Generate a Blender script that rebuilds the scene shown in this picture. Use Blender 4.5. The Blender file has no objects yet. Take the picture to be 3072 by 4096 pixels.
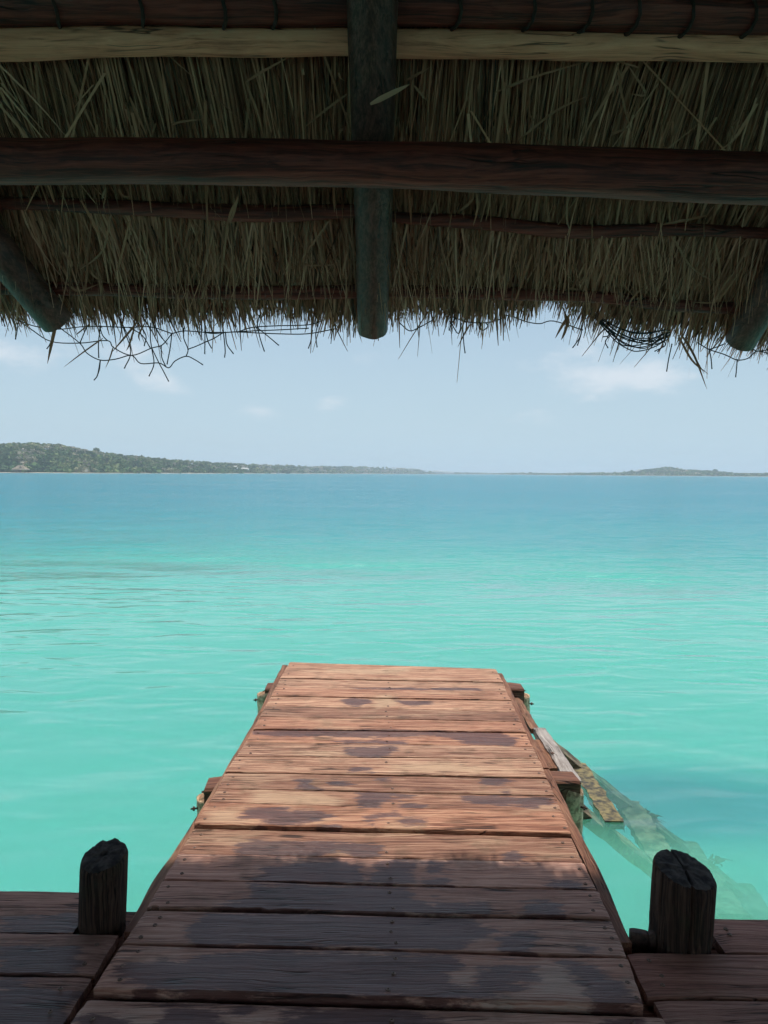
import bpy, math, random
import numpy as np
from mathutils import Vector, Matrix, noise

sc = bpy.context.scene
R_ = math.radians

# ------------------------------------------------------------------ camera
cam = bpy.data.cameras.new('camera')
cam_o = bpy.data.objects.new('camera', cam)
sc.collection.objects.link(cam_o)
sc.camera = cam_o
cam.sensor_fit = 'VERTICAL'
cam.sensor_height = 24.0
cam.lens = 24.0 * 2963 / 4096
cam.clip_start = 0.05
cam.clip_end = 30000
PITCH, ROLL = R_(2.989), 0.0065
_F = Vector((0, math.cos(PITCH), -math.sin(PITCH)))
_U = Vector((0, math.sin(PITCH), math.cos(PITCH)))
_X = Vector((1, 0, 0))
_m = Matrix((_X * math.cos(ROLL) + _U * math.sin(ROLL), _U * math.cos(ROLL) - _X * math.sin(ROLL), -_F)).transposed().to_4x4()
_m.translation = (0, 0, 1.5)
cam_o.matrix_world = _m

# ------------------------------------------------------------------ sky, sun, exposure
SUN_EL, SUN_ROT = R_(72.9), R_(0.0)
world = bpy.data.worlds.new('World')
sc.world = world
world.use_nodes = True


class NT:
    """small helper round a node tree"""
    def __init__(self, tree):
        self.t = tree; self.n = tree.nodes; self.l = tree.links

    def add(self, kind, ins=None, **props):
        nd = self.n.new(kind)
        for k, v in props.items():
            setattr(nd, k, v)
        for k, v in (ins or {}).items():
            self.put(nd.inputs[k], v)
        return nd

    def put(self, sock, v):
        if hasattr(v, 'is_output') or hasattr(v, 'is_linked'):
            self.l.new(v, sock)
        elif isinstance(v, bpy.types.Node):
            self.l.new(v.outputs[0], sock)
        else:
            if isinstance(v, (tuple, list)) and len(v) == 3 and sock.type == 'RGBA':
                v = (*v, 1.0)
            sock.default_value = v

    def math(self, op, a, b=0.0, c=None, clamp=False):
        nd = self.add('ShaderNodeMath', {0: a, 1: b}, operation=op, use_clamp=clamp)
        if c is not None:
            self.put(nd.inputs[2], c)
        return nd.outputs[0]

    def vmul(self, v, s):
        nd = self.add('ShaderNodeVectorMath', {0: v, 1: s}, operation='MULTIPLY')
        return nd.outputs[0]

    def vadd(self, v, s):
        nd = self.add('ShaderNodeVectorMath', {0: v, 1: s}, operation='ADD')
        return nd.outputs[0]

    def noise(self, vec, scale=1.0, detail=4.0, rough=0.55, dist=0.0, out=0):
        nd = self.add('ShaderNodeTexNoise', {'Vector': vec, 'Scale': scale, 'Detail': detail, 'Roughness': rough, 'Distortion': dist})
        return nd.outputs[out]

    def step(self, v, lo, hi):
        nd = self.add('ShaderNodeMapRange', {0: v, 1: lo, 2: hi, 3: 0.0, 4: 1.0}, interpolation_type='SMOOTHSTEP')
        return nd.outputs[0]

    def lin(self, v, a, b, c, d):
        nd = self.add('ShaderNodeMapRange', {0: v, 1: a, 2: b, 3: c, 4: d})
        return nd.outputs[0]

    def mix(self, f, a, b, mode='MIX'):
        nd = self.add('ShaderNodeMix', data_type='RGBA', blend_type=mode)
        self.put(nd.inputs[0], f); self.put(nd.inputs[6], a); self.put(nd.inputs[7], b)
        return nd.outputs[2]

    def ramp(self, f, stops):
        nd = self.add('ShaderNodeValToRGB', {0: f})
        el = nd.color_ramp.elements
        while len(el) < len(stops):
            el.new(0.5)
        for e, (p, c) in zip(el, stops):
            e.position = p; e.color = (*c, 1.0)
        return nd.outputs[0]


w = NT(world.node_tree)
bg = w.n['Background']
sky = w.add('ShaderNodeTexSky', sky_type='NISHITA', sun_disc=False, sun_elevation=SUN_EL, sun_rotation=SUN_ROT,
            altitude=0.0, air_density=1.0, dust_density=1.6, ozone_density=1.6)
gen = w.add('ShaderNodeTexCoord').outputs['Generated']
sep = w.add('ShaderNodeSeparateXYZ', {0: gen})
zz = w.math('MAXIMUM', sep.outputs[2], 0.0)
# hazy tropical air: the sky whitens towards the horizon, evenly all the way round
hz = w.math('POWER', w.math('SUBTRACT', 1.0, zz, clamp=True), 2.6)
HAZE_SKY = (5.25, 7.05, 8.3)
col = w.mix(w.math('MULTIPLY', hz, 0.96), sky.outputs[0], HAZE_SKY)
# thin cloud bank, scattered all round
cvec = w.vmul(gen, (5.0, 5.0, 11.0))
cn = w.noise(cvec, 1.6, 8.0, 0.58)
bank = w.math('MULTIPLY', w.step(zz, 0.0, 0.10), w.math('SUBTRACT', 1.0, w.step(zz, 0.35, 0.8)))
SPOTS = [((0.272, 0.955, 0.128), 0.125, 0.27), ((0.36, 0.93, 0.125), 0.09, 0.17), ((-0.31, 0.945, 0.145), 0.09, 0.20),
         ((-0.45, 0.89, 0.135), 0.10, 0.15), ((-0.078, 0.992, 0.092), 0.05, 0.2), ((-0.30, 0.95, 0.115), 0.07, 0.14),
         ((0.27, 0.945, 0.18), 0.06, 0.16), ((0.75, 0.64, 0.16), 0.12, 0.2), ((-0.8, 0.58, 0.16), 0.12, 0.2), ((0.1, -0.98, 0.17), 0.14, 0.2)]
bias = 0.0
for d, rad, amt in SPOTS:
    dv = Vector(d).normalized()
    dn = w.add('ShaderNodeVectorMath', {0: w.vmul(w.vadd(gen, tuple(-dv)), (1.0, 1.0, 1.9)), 1: (0, 0, 0)}, operation='DISTANCE').outputs['Value']
    bias = w.math('ADD', w.math('MULTIPLY', w.math('SUBTRACT', 1.0, w.step(dn, 0.0, rad)), amt), bias)
cf = w.math('MULTIPLY', w.step(w.math('ADD', cn, bias), 0.60, 0.86), bank)
col = w.mix(w.math('MULTIPLY', cf, 0.62), col, (8.4, 8.7, 9.2))
w.put(bg.inputs[0], col)
bg.inputs[1].default_value = 0.088

sun = bpy.data.lights.new('sun', 'SUN')
sun.energy = 3.1
sun.angle = R_(0.7)
sun.color = (1.0, 0.955, 0.88)
sun_o = bpy.data.objects.new('sun', sun)
sc.collection.objects.link(sun_o)
sun_o.rotation_euler = (-(math.pi / 2 - SUN_EL), 0, 0)     # the sun stands ahead, high over the lagoon

sc.view_settings.view_transform = 'Standard'
sc.view_settings.look = 'None'
sc.view_settings.exposure = 0.2
sc.view_settings.gamma = 1.0
sc.cycles.use_denoising = True
sc.cycles.use_adaptive_sampling = True
sc.cycles.adaptive_threshold = 0.03
sc.cycles.max_bounces = 8
sc.cycles.diffuse_bounces = 3
sc.cycles.glossy_bounces = 3
sc.cycles.volume_bounces = 4
sc.cycles.transparent_max_bounces = 24
sc.cycles.sample_clamp_indirect = 6.0
sc.cycles.sample_clamp_direct = 2.5

# ------------------------------------------------------------------ helpers
COL = sc.collection


class MB:
    """collects vertices and faces; build() links them as one mesh object"""
    def __init__(self):
        self.v = []; self.f = []

    def add(self, verts, faces):
        b = len(self.v)
        self.v += [tuple(p) for p in verts]
        self.f += [tuple(i + b for i in q) for q in faces]

    def box(self, a, b):
        x0, y0, z0 = a; x1, y1, z1 = b
        self.add([(x0, y0, z0), (x1, y0, z0), (x1, y1, z0), (x0, y1, z0), (x0, y0, z1), (x1, y0, z1), (x1, y1, z1), (x0, y1, z1)],
                 [(3, 2, 1, 0), (4, 5, 6, 7), (0, 1, 5, 4), (1, 2, 6, 5), (2, 3, 7, 6), (3, 0, 4, 7)])

    def tube(self, pts, rads, seg=10, cap=True, rough=0.0, seed=0):
        pts = [Vector(p) for p in pts]
        n = len(pts)
        rads = [rads] * n if not hasattr(rads, '__len__') else rads
        rng = random.Random(seed)
        wob = [1 + rough * rng.uniform(-1, 1) for _ in range(seg)]
        ring = []
        up = None
        for i, p in enumerate(pts):
            t = (pts[min(i + 1, n - 1)] - pts[max(i - 1, 0)]).normalized()
            if up is None:
                up = Vector((0, 0, 1)) if abs(t.z) < 0.9 else Vector((0, 1, 0))
            side = t.cross(up).normalized(); up = side.cross(t).normalized()
            ring.append([p + (side * math.cos(a) + up * math.sin(a)) * rads[i] * wob[k]
                         * (1 + (rough * 1.6 * noise.noise(Vector((p.x * 3 + seed, p.y * 3 + k * .7, p.z * 3))) if rough else 0))
                         for k, a in enumerate(2 * math.pi * j / seg for j in range(seg))])
        v = [q for rr in ring for q in rr]
        f = [(i * seg + k, i * seg + (k + 1) % seg, (i + 1) * seg + (k + 1) % seg, (i + 1) * seg + k) for i in range(n - 1) for k in range(seg)]
        if cap:
            f += [tuple(range(seg))[::-1], tuple((n - 1) * seg + k for k in range(seg))]
        self.add(v, f)

    def mesh(self, name):
        me = bpy.data.meshes.new(name)
        me.from_pydata(self.v, [], self.f)
        return me

    def build(self, name, mat, parent=None, smooth=False):
        return link(name, self.mesh(name), mat, parent, smooth)


def link(name, me, mat, parent=None, smooth=False):
    if mat is not None and not me.materials:
        me.materials.append(mat)
    if smooth:
        me.polygons.foreach_set('use_smooth', [True] * len(me.polygons))
    o = bpy.data.objects.new(name, me)
    COL.objects.link(o)
    o.parent = parent
    return o


def empty(name, loc=(0, 0, 0)):
    o = bpy.data.objects.new(name, None)
    COL.objects.link(o)
    o.empty_display_size = 0.2
    return o


def tag(o, label=None, cat=None, group=None, kind=None):
    if label: o['label'] = label
    if cat: o['category'] = cat
    if group: o['group'] = group
    if kind: o['kind'] = kind
    return o


def smooth_line(pts, n):
    """Catmull-Rom through points (tuples of any length)"""
    P = [np.array(p, float) for p in pts]
    P = [2 * P[0] - P[1]] + P + [2 * P[-1] - P[-2]]
    out = []
    for i in range(1, len(P) - 2):
        for k in range(n):
            t = k / n
            out.append(0.5 * ((2 * P[i]) + (-P[i - 1] + P[i + 1]) * t + (2 * P[i - 1] - 5 * P[i] + 4 * P[i + 1] - P[i + 2]) * t * t
                              + (-P[i - 1] + 3 * P[i] - 3 * P[i + 1] + P[i + 2]) * t ** 3))
    out.append(P[-2])
    return out


def new_mat(name):
    m = bpy.data.materials.new(name)
    m.use_nodes = True
    nt = NT(m.node_tree)
    nt.n.clear()
    out = nt.add('ShaderNodeOutputMaterial')
    return m, nt, out


def principled(nt, out, color, rough=0.7, normal=None, spec=0.5, **kw):
    b = nt.add('ShaderNodeBsdfPrincipled')
    nt.put(b.inputs['Base Color'], color); nt.put(b.inputs['Roughness'], rough)
    nt.put(b.inputs['Specular IOR Level'], spec)
    if normal is not None:
        nt.put(b.inputs['Normal'], normal)
    nt.l.new(b.outputs[0], out.inputs[0])
    return b


def wood_mat(name, dark, mid, light, axis='X', tint=0.35, bleach=0.35, bleach_col=(0.40, 0.29, 0.18), stains=False,
             rough=0.72, crack=1.0, bump=0.0035, moss=0.0, wet_noise=0.0, scale=1.0, spec=0.35):
    """weathered timber: long grain, checks, bleached patches; optional wet stains from the 'wet' attribute"""
    m, nt, out = new_mat(name)
    pos = nt.add('ShaderNodeTexCoord').outputs['Object']
    info = nt.add('ShaderNodeObjectInfo').outputs['Random']
    offs = nt.add('ShaderNodeCombineXYZ', {0: nt.math('MULTIPLY', info, 37.0), 1: nt.math('MULTIPLY', info, 91.0), 2: nt.math('MULTIPLY', info, 17.0)}).outputs[0]
    pw = nt.vadd(pos, offs)
    lo, hi = 2.0 * scale, 85.0 * scale
    st = {'X': (lo, hi, hi * .6), 'Y': (hi, lo, hi * .6), 'Z': (hi, hi, lo)}[axis]
    warp = nt.add('ShaderNodeVectorMath', {0: nt.noise(nt.vmul(pw, {'X': (1, 2.5, 2.5), 'Y': (2.5, 1, 2.5), 'Z': (2.5, 2.5, 1)}[axis]), 1.7, 3.0, out=1), 1: (0.07, 0.07, 0.07)}, operation='MULTIPLY').outputs[0]
    g = nt.vmul(nt.vadd(pw, warp), st)
    grain = nt.noise(g, 1.0, 6.0, 0.62)
    g2 = nt.vmul(nt.vadd(pw, warp), tuple(q * 2.7 for q in st))
    fine = nt.noise(g2, 1.0, 3.0, 0.6)
    gf = nt.math('ADD', nt.math('MULTIPLY', grain, 0.75), nt.math('MULTIPLY', fine, 0.35))
    c = nt.ramp(gf, [(0.38, dark), (0.51, mid), (0.66, light)])
    # every board its own tone
    tone = nt.noise(nt.vmul(offs, (1, 1, 1)), 1.0, 0.0)
    c = nt.mix(tint, c, nt.mix(1.0, c, nt.ramp(info, [(0.0, (0.60, 0.50, 0.46)), (0.25, (1.05, 0.82, 0.70)), (0.5, (0.85, 0.80, 0.76)), (0.75, (1.2, 1.18, 1.1)), (1.0, (0.88, 0.62, 0.52))]), 'MULTIPLY'))
    # blotchy weathering
    we = nt.noise(nt.vmul(pw, {'X': (3, 11, 11), 'Y': (11, 3, 11), 'Z': (11, 11, 3)}[axis]), 1.0, 5.0, 0.68)
    c = nt.mix(nt.math('MULTIPLY', nt.step(we, 0.48, 0.68), 0.5), c, nt.mix(1.0, c, (0.55, 0.48, 0.46), 'MULTIPLY'))
    # bleached, sun-dried patches
    bl = nt.step(nt.math('ADD', nt.noise(nt.vmul(pw, {'X': (2.2, 9, 9), 'Y': (9, 2.2, 9), 'Z': (9, 9, 2.2)}[axis]), 1.0, 4.0, 0.6), nt.math('MULTIPLY', nt.math('SUBTRACT', fine, 0.5), 0.55)), 0.5, 0.78)
    blf = nt.math('MULTIPLY', bl, bleach)
    if stains:
        pale = nt.math('SUBTRACT', nt.add('ShaderNodeAttribute', attribute_name='pale').outputs['Fac'], 0.1)
        pn = nt.math('ADD', pale, nt.math('MULTIPLY', nt.math('SUBTRACT', fine, 0.5), 0.22))
        blf = nt.math('MAXIMUM', blf, nt.math('MULTIPLY', nt.step(pn, -0.03, 0.05), 0.6))
    c = nt.mix(blf, c, nt.mix(fine, tuple(q * 0.55 for q in bleach_col), tuple(min(1, q * 1.45) for q in bleach_col)))
    if moss:
        mo = nt.math('MULTIPLY', nt.step(nt.noise(pos, 7.0, 5.0, 0.65), 0.5, 0.7), moss)
        c = nt.mix(mo, c, (0.045, 0.052, 0.022))
    # checks along the grain
    ck = nt.noise(nt.vmul(nt.vadd(pw, warp), {'X': (0.9, 34, 20), 'Y': (34, 0.9, 20), 'Z': (30, 30, 0.8)}[axis]), scale, 2.0, 0.5)
    ckl = nt.math('SUBTRACT', 1.0, nt.step(nt.math('ABSOLUTE', nt.math('SUBTRACT', ck, 0.5)), 0.0, 0.026))
    ckm = nt.math('MULTIPLY', ckl, nt.step(nt.noise(nt.vmul(pw, (3, 3, 3)), 1.3, 2.0), 0.50, 0.62))
    ckm = nt.math('MULTIPLY', ckm, crack)
    c = nt.mix(nt.math('MULTIPLY', ckm, 0.85), c, tuple(q * 0.12 for q in dark))
    rgh = rough
    height = nt.math('ADD', gf, nt.math('MULTIPLY', ckm, -1.1))
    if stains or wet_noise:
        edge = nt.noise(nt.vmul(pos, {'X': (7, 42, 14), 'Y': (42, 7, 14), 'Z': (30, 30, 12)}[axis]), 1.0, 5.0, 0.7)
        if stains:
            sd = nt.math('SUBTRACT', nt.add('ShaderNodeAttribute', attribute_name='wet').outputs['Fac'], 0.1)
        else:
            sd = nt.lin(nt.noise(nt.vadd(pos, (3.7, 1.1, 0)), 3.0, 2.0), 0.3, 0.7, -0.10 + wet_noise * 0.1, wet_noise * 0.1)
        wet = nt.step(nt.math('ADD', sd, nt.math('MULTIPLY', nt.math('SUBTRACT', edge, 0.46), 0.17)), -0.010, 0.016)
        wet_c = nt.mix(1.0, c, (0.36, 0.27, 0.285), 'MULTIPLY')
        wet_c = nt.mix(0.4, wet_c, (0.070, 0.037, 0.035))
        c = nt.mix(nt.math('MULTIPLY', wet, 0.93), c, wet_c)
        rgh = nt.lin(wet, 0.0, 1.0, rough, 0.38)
    bp = nt.add('ShaderNodeBump', {'Strength': 1.0, 'Distance': bump, 'Height': height})
    principled(nt, out, c, rgh, bp.outputs[0], spec)
    return m


def plain_mat(name, color, rough=0.7, vary=0.0, scale=8.0, bump=0.0, second=None):
    m, nt, out = new_mat(name)
    pos = nt.add('ShaderNodeTexCoord').outputs['Object']
    nz = nt.noise(pos, scale, 5.0, 0.62)
    c = nt.mix(nt.step(nz, 0.35, 0.65), tuple(q * (1 - vary) for q in color), second or tuple(min(1, q * (1 + vary)) for q in color))
    nrm = nt.add('ShaderNodeBump', {'Strength': 1.0, 'Distance': bump, 'Height': nz}).outputs[0] if bump else None
    principled(nt, out, c, rough, nrm)
    return m

# ------------------------------------------------------------------ lagoon: water, bed, air
WZ = -0.37
PLUME = [(0.0, 0.36), (0.045, 0.40), (0.08, 0.48), (0.11, 0.48), (0.145, 0.40), (0.19, 0.26), (0.25, 0.16), (0.35, 0.09), (0.6, 0.05), (1.0, 0.03)]


def water_mat():
    m, nt, out = new_mat('lagoon_water')
    pos = nt.add('ShaderNodeNewGeometry').outputs['Position']
    sp = nt.add('ShaderNodeSeparateXYZ', {0: pos})
    dist = nt.add('ShaderNodeVectorMath', {0: nt.vmul(pos, (1, 1, 0))}, operation='LENGTH').outputs['Value']
    wander = nt.noise(nt.vmul(pos, (0.05, 0.11, 0)), 1.0, 2.0)
    # the wind ripples start beyond the lee of the pier
    d2 = nt.math('ADD', dist, nt.math('MULTIPLY', nt.math('SUBTRACT', wander, 0.5), 22.0))
    wind = nt.step(d2, 11.0, 20.0)
    swell = nt.noise(nt.vmul(pos, (0.55, 1.5, 0)), 1.0, 2.0, 0.45, 0.6)
    mid = nt.noise(nt.vmul(pos, (1.3, 2.9, 0)), 1.0, 1.5, 0.4, 0.9)
    rip = nt.noise(nt.vmul(pos, (3.2, 7.5, 0)), 1.0, 4.0, 0.6)
    rip2 = nt.noise(nt.vmul(pos, (0.5, 1.4, 0)), 1.0, 5.0, 0.62)
    gust = nt.lin(nt.noise(nt.vmul(pos, (0.012, 0.05, 0)), 1.0, 4.0, 0.6), 0.3, 0.7, 0.35, 1.5)
    wind = nt.math('MULTIPLY', wind, gust)
    rip3 = nt.noise(nt.vmul(pos, (0.42, 0.62, 0)), 1.0, 3.0, 0.55)
    hgt = nt.math('ADD', nt.math('MULTIPLY', swell, 0.065), nt.math('MULTIPLY', nt.math('SUBTRACT', mid, 0.5), nt.lin(wind, 0, 1, 0.036, 0.06)))
    hgt = nt.math('ADD', hgt, nt.math('MULTIPLY', nt.math('SUBTRACT', rip, 0.5), nt.lin(wind, 0, 1, 0.0, 0.045)))
    hgt = nt.math('ADD', hgt, nt.math('MULTIPLY', nt.math('SUBTRACT', rip2, 0.5), nt.lin(wind, 0, 1, 0.0, 0.34)))
    hgt = nt.math('ADD', hgt, nt.math('MULTIPLY', nt.math('SUBTRACT', rip3, 0.5), nt.lin(wind, 0, 1, 0.0, 0.8)))
    rip4 = nt.noise(nt.vmul(pos, (0.19, 0.30, 0)), 1.0, 3.0, 0.5)
    hgt = nt.math('ADD', hgt, nt.math('MULTIPLY', nt.math('SUBTRACT', rip4, 0.5), nt.lin(wind, 0, 1, 0.0, 2.4)))
    bp = nt.add('ShaderNodeBump', {'Strength': 1.0, 'Distance': 1.0, 'Height': hgt}).outputs[0]
    fr = nt.add('ShaderNodeFresnel', {'IOR': 1.33, 'Normal': bp})
    gl = nt.add('ShaderNodeBsdfGlossy', {'Color': (1, 1, 1), 'Roughness': nt.lin(wind, 0, 1, 0.075, 0.07), 'Normal': bp})
    tr = nt.add('ShaderNodeBsdfTransparent', {'Color': (1, 1, 1)})
    # marl stirred up in the shallows clouds the water round the pier and thins out towards the deep
    plume = nt.math('ADD', dist, nt.math('MULTIPLY', nt.math('SUBTRACT', nt.noise(nt.vmul(pos, (0.035, 0.07, 0)), 1.0, 3.0), 0.5), 16.0))
    pf = nt.add('ShaderNodeFloatCurve')
    cv = pf.mapping.curves[0]
    for a, b in PLUME[1:-1]:
        cv.points.new(a, b)
    cv.points[0].location = PLUME[0]; cv.points[-1].location = PLUME[-1]
    pf.mapping.update()
    nt.put(pf.inputs['Value'], nt.lin(plume, 0.0, 100.0, 0.0, 1.0))
    # a clearer pocket over the sunken stairs
    pocket = nt.add('ShaderNodeVectorMath', {0: nt.vmul(nt.vadd(pos, (-1.75, -4.15, 0)), (0.75, 1.2, 0)), 1: (0, 0, 0)}, operation='LENGTH').outputs['Value']
    pk = nt.lin(nt.step(nt.math('ADD', pocket, nt.math('MULTIPLY', nt.noise(pos, 1.2, 2.0), 0.5)), 0.5, 1.2), 0, 1, 0.30, 1.0)
    pfv = nt.math('MULTIPLY', pf.outputs[0], pk)
    milk = nt.add('ShaderNodeBsdfDiffuse', {'Color': (0.19, 0.78, 0.51)})
    body = nt.add('ShaderNodeMixShader', {0: pfv, 1: tr.outputs[0], 2: milk.outputs[0]})
    mx = nt.add('ShaderNodeMixShader', {0: nt.math('MULTIPLY', fr.outputs[0], 0.9), 1: body.outputs[0], 2: gl.outputs[0]})
    nt.l.new(mx.outputs[0], out.inputs[0])
    # limestone-milky lagoon: scatters everything, swallows the red
    vs = nt.add('ShaderNodeVolumeScatter', {'Color': (1, 1, 1), 'Density': 0.25})
    va = nt.add('ShaderNodeVolumeAbsorption', {'Color': (0.30, 0.885, 0.94), 'Density': 1.0})
    ad = nt.add('ShaderNodeAddShader', {0: vs.outputs[0], 1: va.outputs[0]})
    nt.l.new(ad.outputs[0], out.inputs[1])
    return m


mb = MB()
mb.box((-9000, -400, -9.0), (9000, 9500, WZ))
water = mb.build('water', water_mat())
tag(water, 'clear turquoise lagoon water around the wooden jetty', kind='structure')

m_sand = plain_mat('white_marl', (0.70, 0.68, 0.60), 0.9, 0.12, 0.8, 0.0)
mb = MB()
NX = [-9000, -300, -60, -20, -8, 0, 8, 20, 60, 300, 9000]
NYS = [-390, -60, -20, -6, 0, 4, 8, 12, 18, 26, 40, 60, 100, 200, 600, 9490]
DEP = {-390: 1.4, -60: 1.4, -20: 1.4, -6: 1.15, 0: 1.15, 4: 1.2, 8: 1.3, 12: 1.7, 18: 2.4, 26: 3.2, 40: 4.2, 60: 5, 100: 6.5, 200: 7.5, 600: 8, 9490: 8.2}
vv = [(x, y, WZ - DEP[y] - (0.15 * noise.noise(Vector((x * .3, y * .3, 0))))) for y in NYS for x in NX]
ff = [(j * len(NX) + i, j * len(NX) + i + 1, (j + 1) * len(NX) + i + 1, (j + 1) * len(NX) + i) for j in range(len(NYS) - 1) for i in range(len(NX) - 1)]
mb.add(vv, ff)
bed = mb.build('lake_bed', m_sand, smooth=True)
tag(bed, 'pale marl bed under the turquoise water', kind='structure')

# ------------------------------------------------------------------ far shores
m_soil = plain_mat('forest_floor', (0.07, 0.075, 0.035), 0.95, 0.35, 0.05)
m_shore = plain_mat('shore_sand', (0.42, 0.38, 0.28), 0.95, 0.2, 0.05)


def leaf_mat(name, stops):
    m, nt, out = new_mat(name)
    t = nt.add('ShaderNodeAttribute', attribute_name='tone').outputs['Fac']
    c = nt.ramp(t, stops)
    principled(nt, out, c, 0.75, None, 0.2)
    return m


m_forest = leaf_mat('forest_leaves', [(0.0, (0.06, 0.12, 0.045)), (0.3, (0.12, 0.21, 0.055)), (0.55, (0.23, 0.29, 0.085)), (0.78, (0.36, 0.35, 0.16)), (1.0, (0.55, 0.48, 0.37))])

LEFT = [(-1.10, 480, 760, .036), (-.822, 580, 880, .0375), (-.60, 660, 960, .0375), (-.518, 700, 1000, .0366), (-.47, 710, 1010, .0372), (-.439, 720, 1050, .0354), (-.396, 740, 1100, .0276), (-.364, 770, 1150, .0230),
        (-.331, 810, 1200, .0207), (-.295, 870, 1280, .0172), (-.234, 1000, 1450, .0133), (-.181, 1250, 1700, .0113), (-.0996, 1700, 2200, .0094), (-.018, 2200, 2700, .0090),
        (.033, 2600, 3050, .0073), (.063, 2800, 3200, .0040), (.104, 3100, 3400, .0022), (.157, 3400, 3650, .0015), (.19, 3600, 3800, .0009)]
RIGHT = [(.12, 3400, 3550, .0004), (.15, 3000, 3150, .0012), (.183, 2600, 2760, .0025), (.215, 2400, 2520, .0018), (.244, 2200, 2330, .0021), (.265, 2100, 2250, .0029), (.32, 1900, 2100, .0036), (.342, 1850, 2080, .0064),
         (.381, 1800, 2050, .0112), (.403, 1780, 2030, .0083), (.442, 1740, 1980, .0064), (.475, 1700, 1900, .0037), (.506, 1670, 1850, .0039), (.60, 1620, 1800, .0042), (.75, 1500, 1700, .006), (1.0, 1400, 1600, .004)]


def interp(tab, t):
    a = np.array(tab)
    return [float(np.interp(t, a[:, 0], a[:, k])) for k in (1, 2, 3)]


def land(name, tab, label, forest_label, n_crowns, seed, per=30):
    rng = np.random.default_rng(seed)
    t0, t1 = tab[0][0], tab[-1][0]
    ts = np.linspace(t0, t1, 150)
    K = 12
    vs = []
    prof = {}
    for t in ts:
        Ds, Dr, an = interp(tab, t)
        H = 1.5 + Dr * an
        tree = min(7.0, 0.6 * H)
        for k in range(K + 1):
            q = k / (K - 2)
            D = Ds + (Dr - Ds) * q
            hh = (H - tree) * (math.sin(min(q, 1.0) * math.pi / 2) if q <= 1 else 1 - (q - 1) * 1.5)
            z = WZ - 0.6 + 0.9 * min(1, q * 8) + max(0, hh) + (0.6 * noise.noise(Vector((t * 60, q * 6, seed))) if 0 < q < 1 else 0)
            vs.append((t * D, D, z))
    n = K + 1
    fs = [(i * n + k, (i + 1) * n + k, (i + 1) * n + k + 1, i * n + k + 1) for i in range(len(ts) - 1) for k in range(K)]
    mb = MB(); mb.add(vs, fs)
    g = mb.build(name, m_soil, smooth=True)
    tag(g, label, kind='structure')
    # pale waterline strip
    sv, sf = [], []
    for i, t in enumerate(ts):
        Ds, Dr, an = interp(tab, t)
        wv = 3.0 * noise.noise(Vector((t * 90, seed, 0)))
        sv += [(t * (Ds - 9 + wv), Ds - 9 + wv, WZ - 0.3), (t * (Ds - 6 + wv), Ds - 6 + wv, WZ + 0.42), (t * (Ds + 4), Ds + 4, WZ + 0.75)]
    sf = [(3 * i + k, 3 * i + 3 + k, 3 * i + 4 + k, 3 * i + 1 + k) for i in range(len(ts) - 1) for k in range(2)]
    mb = MB(); mb.add(sv, sf)
    tag(mb.build('shore', m_shore), 'thin pale strip of shore where ' + ('the wooded hill' if seed == 1 else 'the low islands') + ' meets the lagoon', kind='structure')
    # the wood: one mass of crowns
    V, T = [], []
    for c in range(n_crowns):
        # spread evenly over the picture's angle, more where the land is high
        while True:
            t = rng.uniform(t0, t1)
            Ds, Dr, an = interp(tab, t)
            if rng.uniform() < 0.25 + an / .038:
                break
        q = rng.uniform(0, 1) ** 0.85 * 1.04
        if rng.uniform() < 0.25: q = rng.uniform(0, 0.12)
        D = Ds + (Dr - Ds) * q
        H = 1.5 + Dr * an
        tree = min(7.0, 0.6 * H)
        gz = WZ + 0.3 + max(0, H - tree) * math.sin(min(q, 1) * math.pi / 2)
        r = min(rng.uniform(1.8, 4.6) if rng.uniform() < .8 else rng.uniform(5, 8), 0.55 * H + 0.4) * (0.8 + 0.25 * min(Ds / 1200, 1.6))
        top = min(tree * rng.uniform(0.7, 1.2), H * 0.95) if q > 0.15 else min(rng.uniform(2.5, 5.5), H * 0.95)
        cx, cy, cz = t * D, D, gz + max(top - r * 0.75, r * 0.2)
        pt = noise.noise(Vector((t * 26, q * 3.5, seed * 5.0))) + 0.6 * noise.noise(Vector((t * 70, q * 9, seed * 3.0)))
        dry = pt + rng.normal(scale=.18) > (0.42 - 0.42 * min(1, q))
        base = rng.uniform(0.70, 1.0) if dry else float(np.clip(0.30 + 0.55 * noise.noise(Vector((t * 40, q * 5, 9.0))) + rng.normal(scale=.14), 0, .66))
        m = per
        d = rng.normal(size=(m, 3)); d /= np.linalg.norm(d, axis=1)[:, None]
        d[:, 2] = np.abs(d[:, 2]) * 0.95 - 0.25
        rr = r * rng.uniform(0.72, 1.08, size=(m, 1)) * (1 + 0.25 * np.sin(d[:, :1] * 4 + c))
        P = np.array([cx, cy, cz]) + d * rr * np.array([1, 1, 0.8])
        nn = d + rng.normal(scale=0.55, size=(m, 3)); nn /= np.linalg.norm(nn, axis=1)[:, None]
        a = np.cross(nn, rng.normal(size=(m, 3))); a /= np.linalg.norm(a, axis=1)[:, None]
        b = np.cross(nn, a)
        s = r * (rng.uniform(0.12, 0.30, size=(m, 1)) if dry else rng.uniform(0.2, 0.42, size=(m, 1)))
        V.append(np.stack([P - a * s - b * s * .7, P + a * s - b * s * .6, P + a * s * .8 + b * s * .8, P - a * s * .7 + b * s], 1).reshape(-1, 3))
        T.append(np.clip(np.repeat(base + rng.normal(scale=0.07, size=m), 4), 0, 1))
    quad_mesh(name.replace('hillside', 'forest').replace('islands', 'woods'), np.concatenate(V), np.concatenate(T), m_forest, forest_label)


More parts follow.
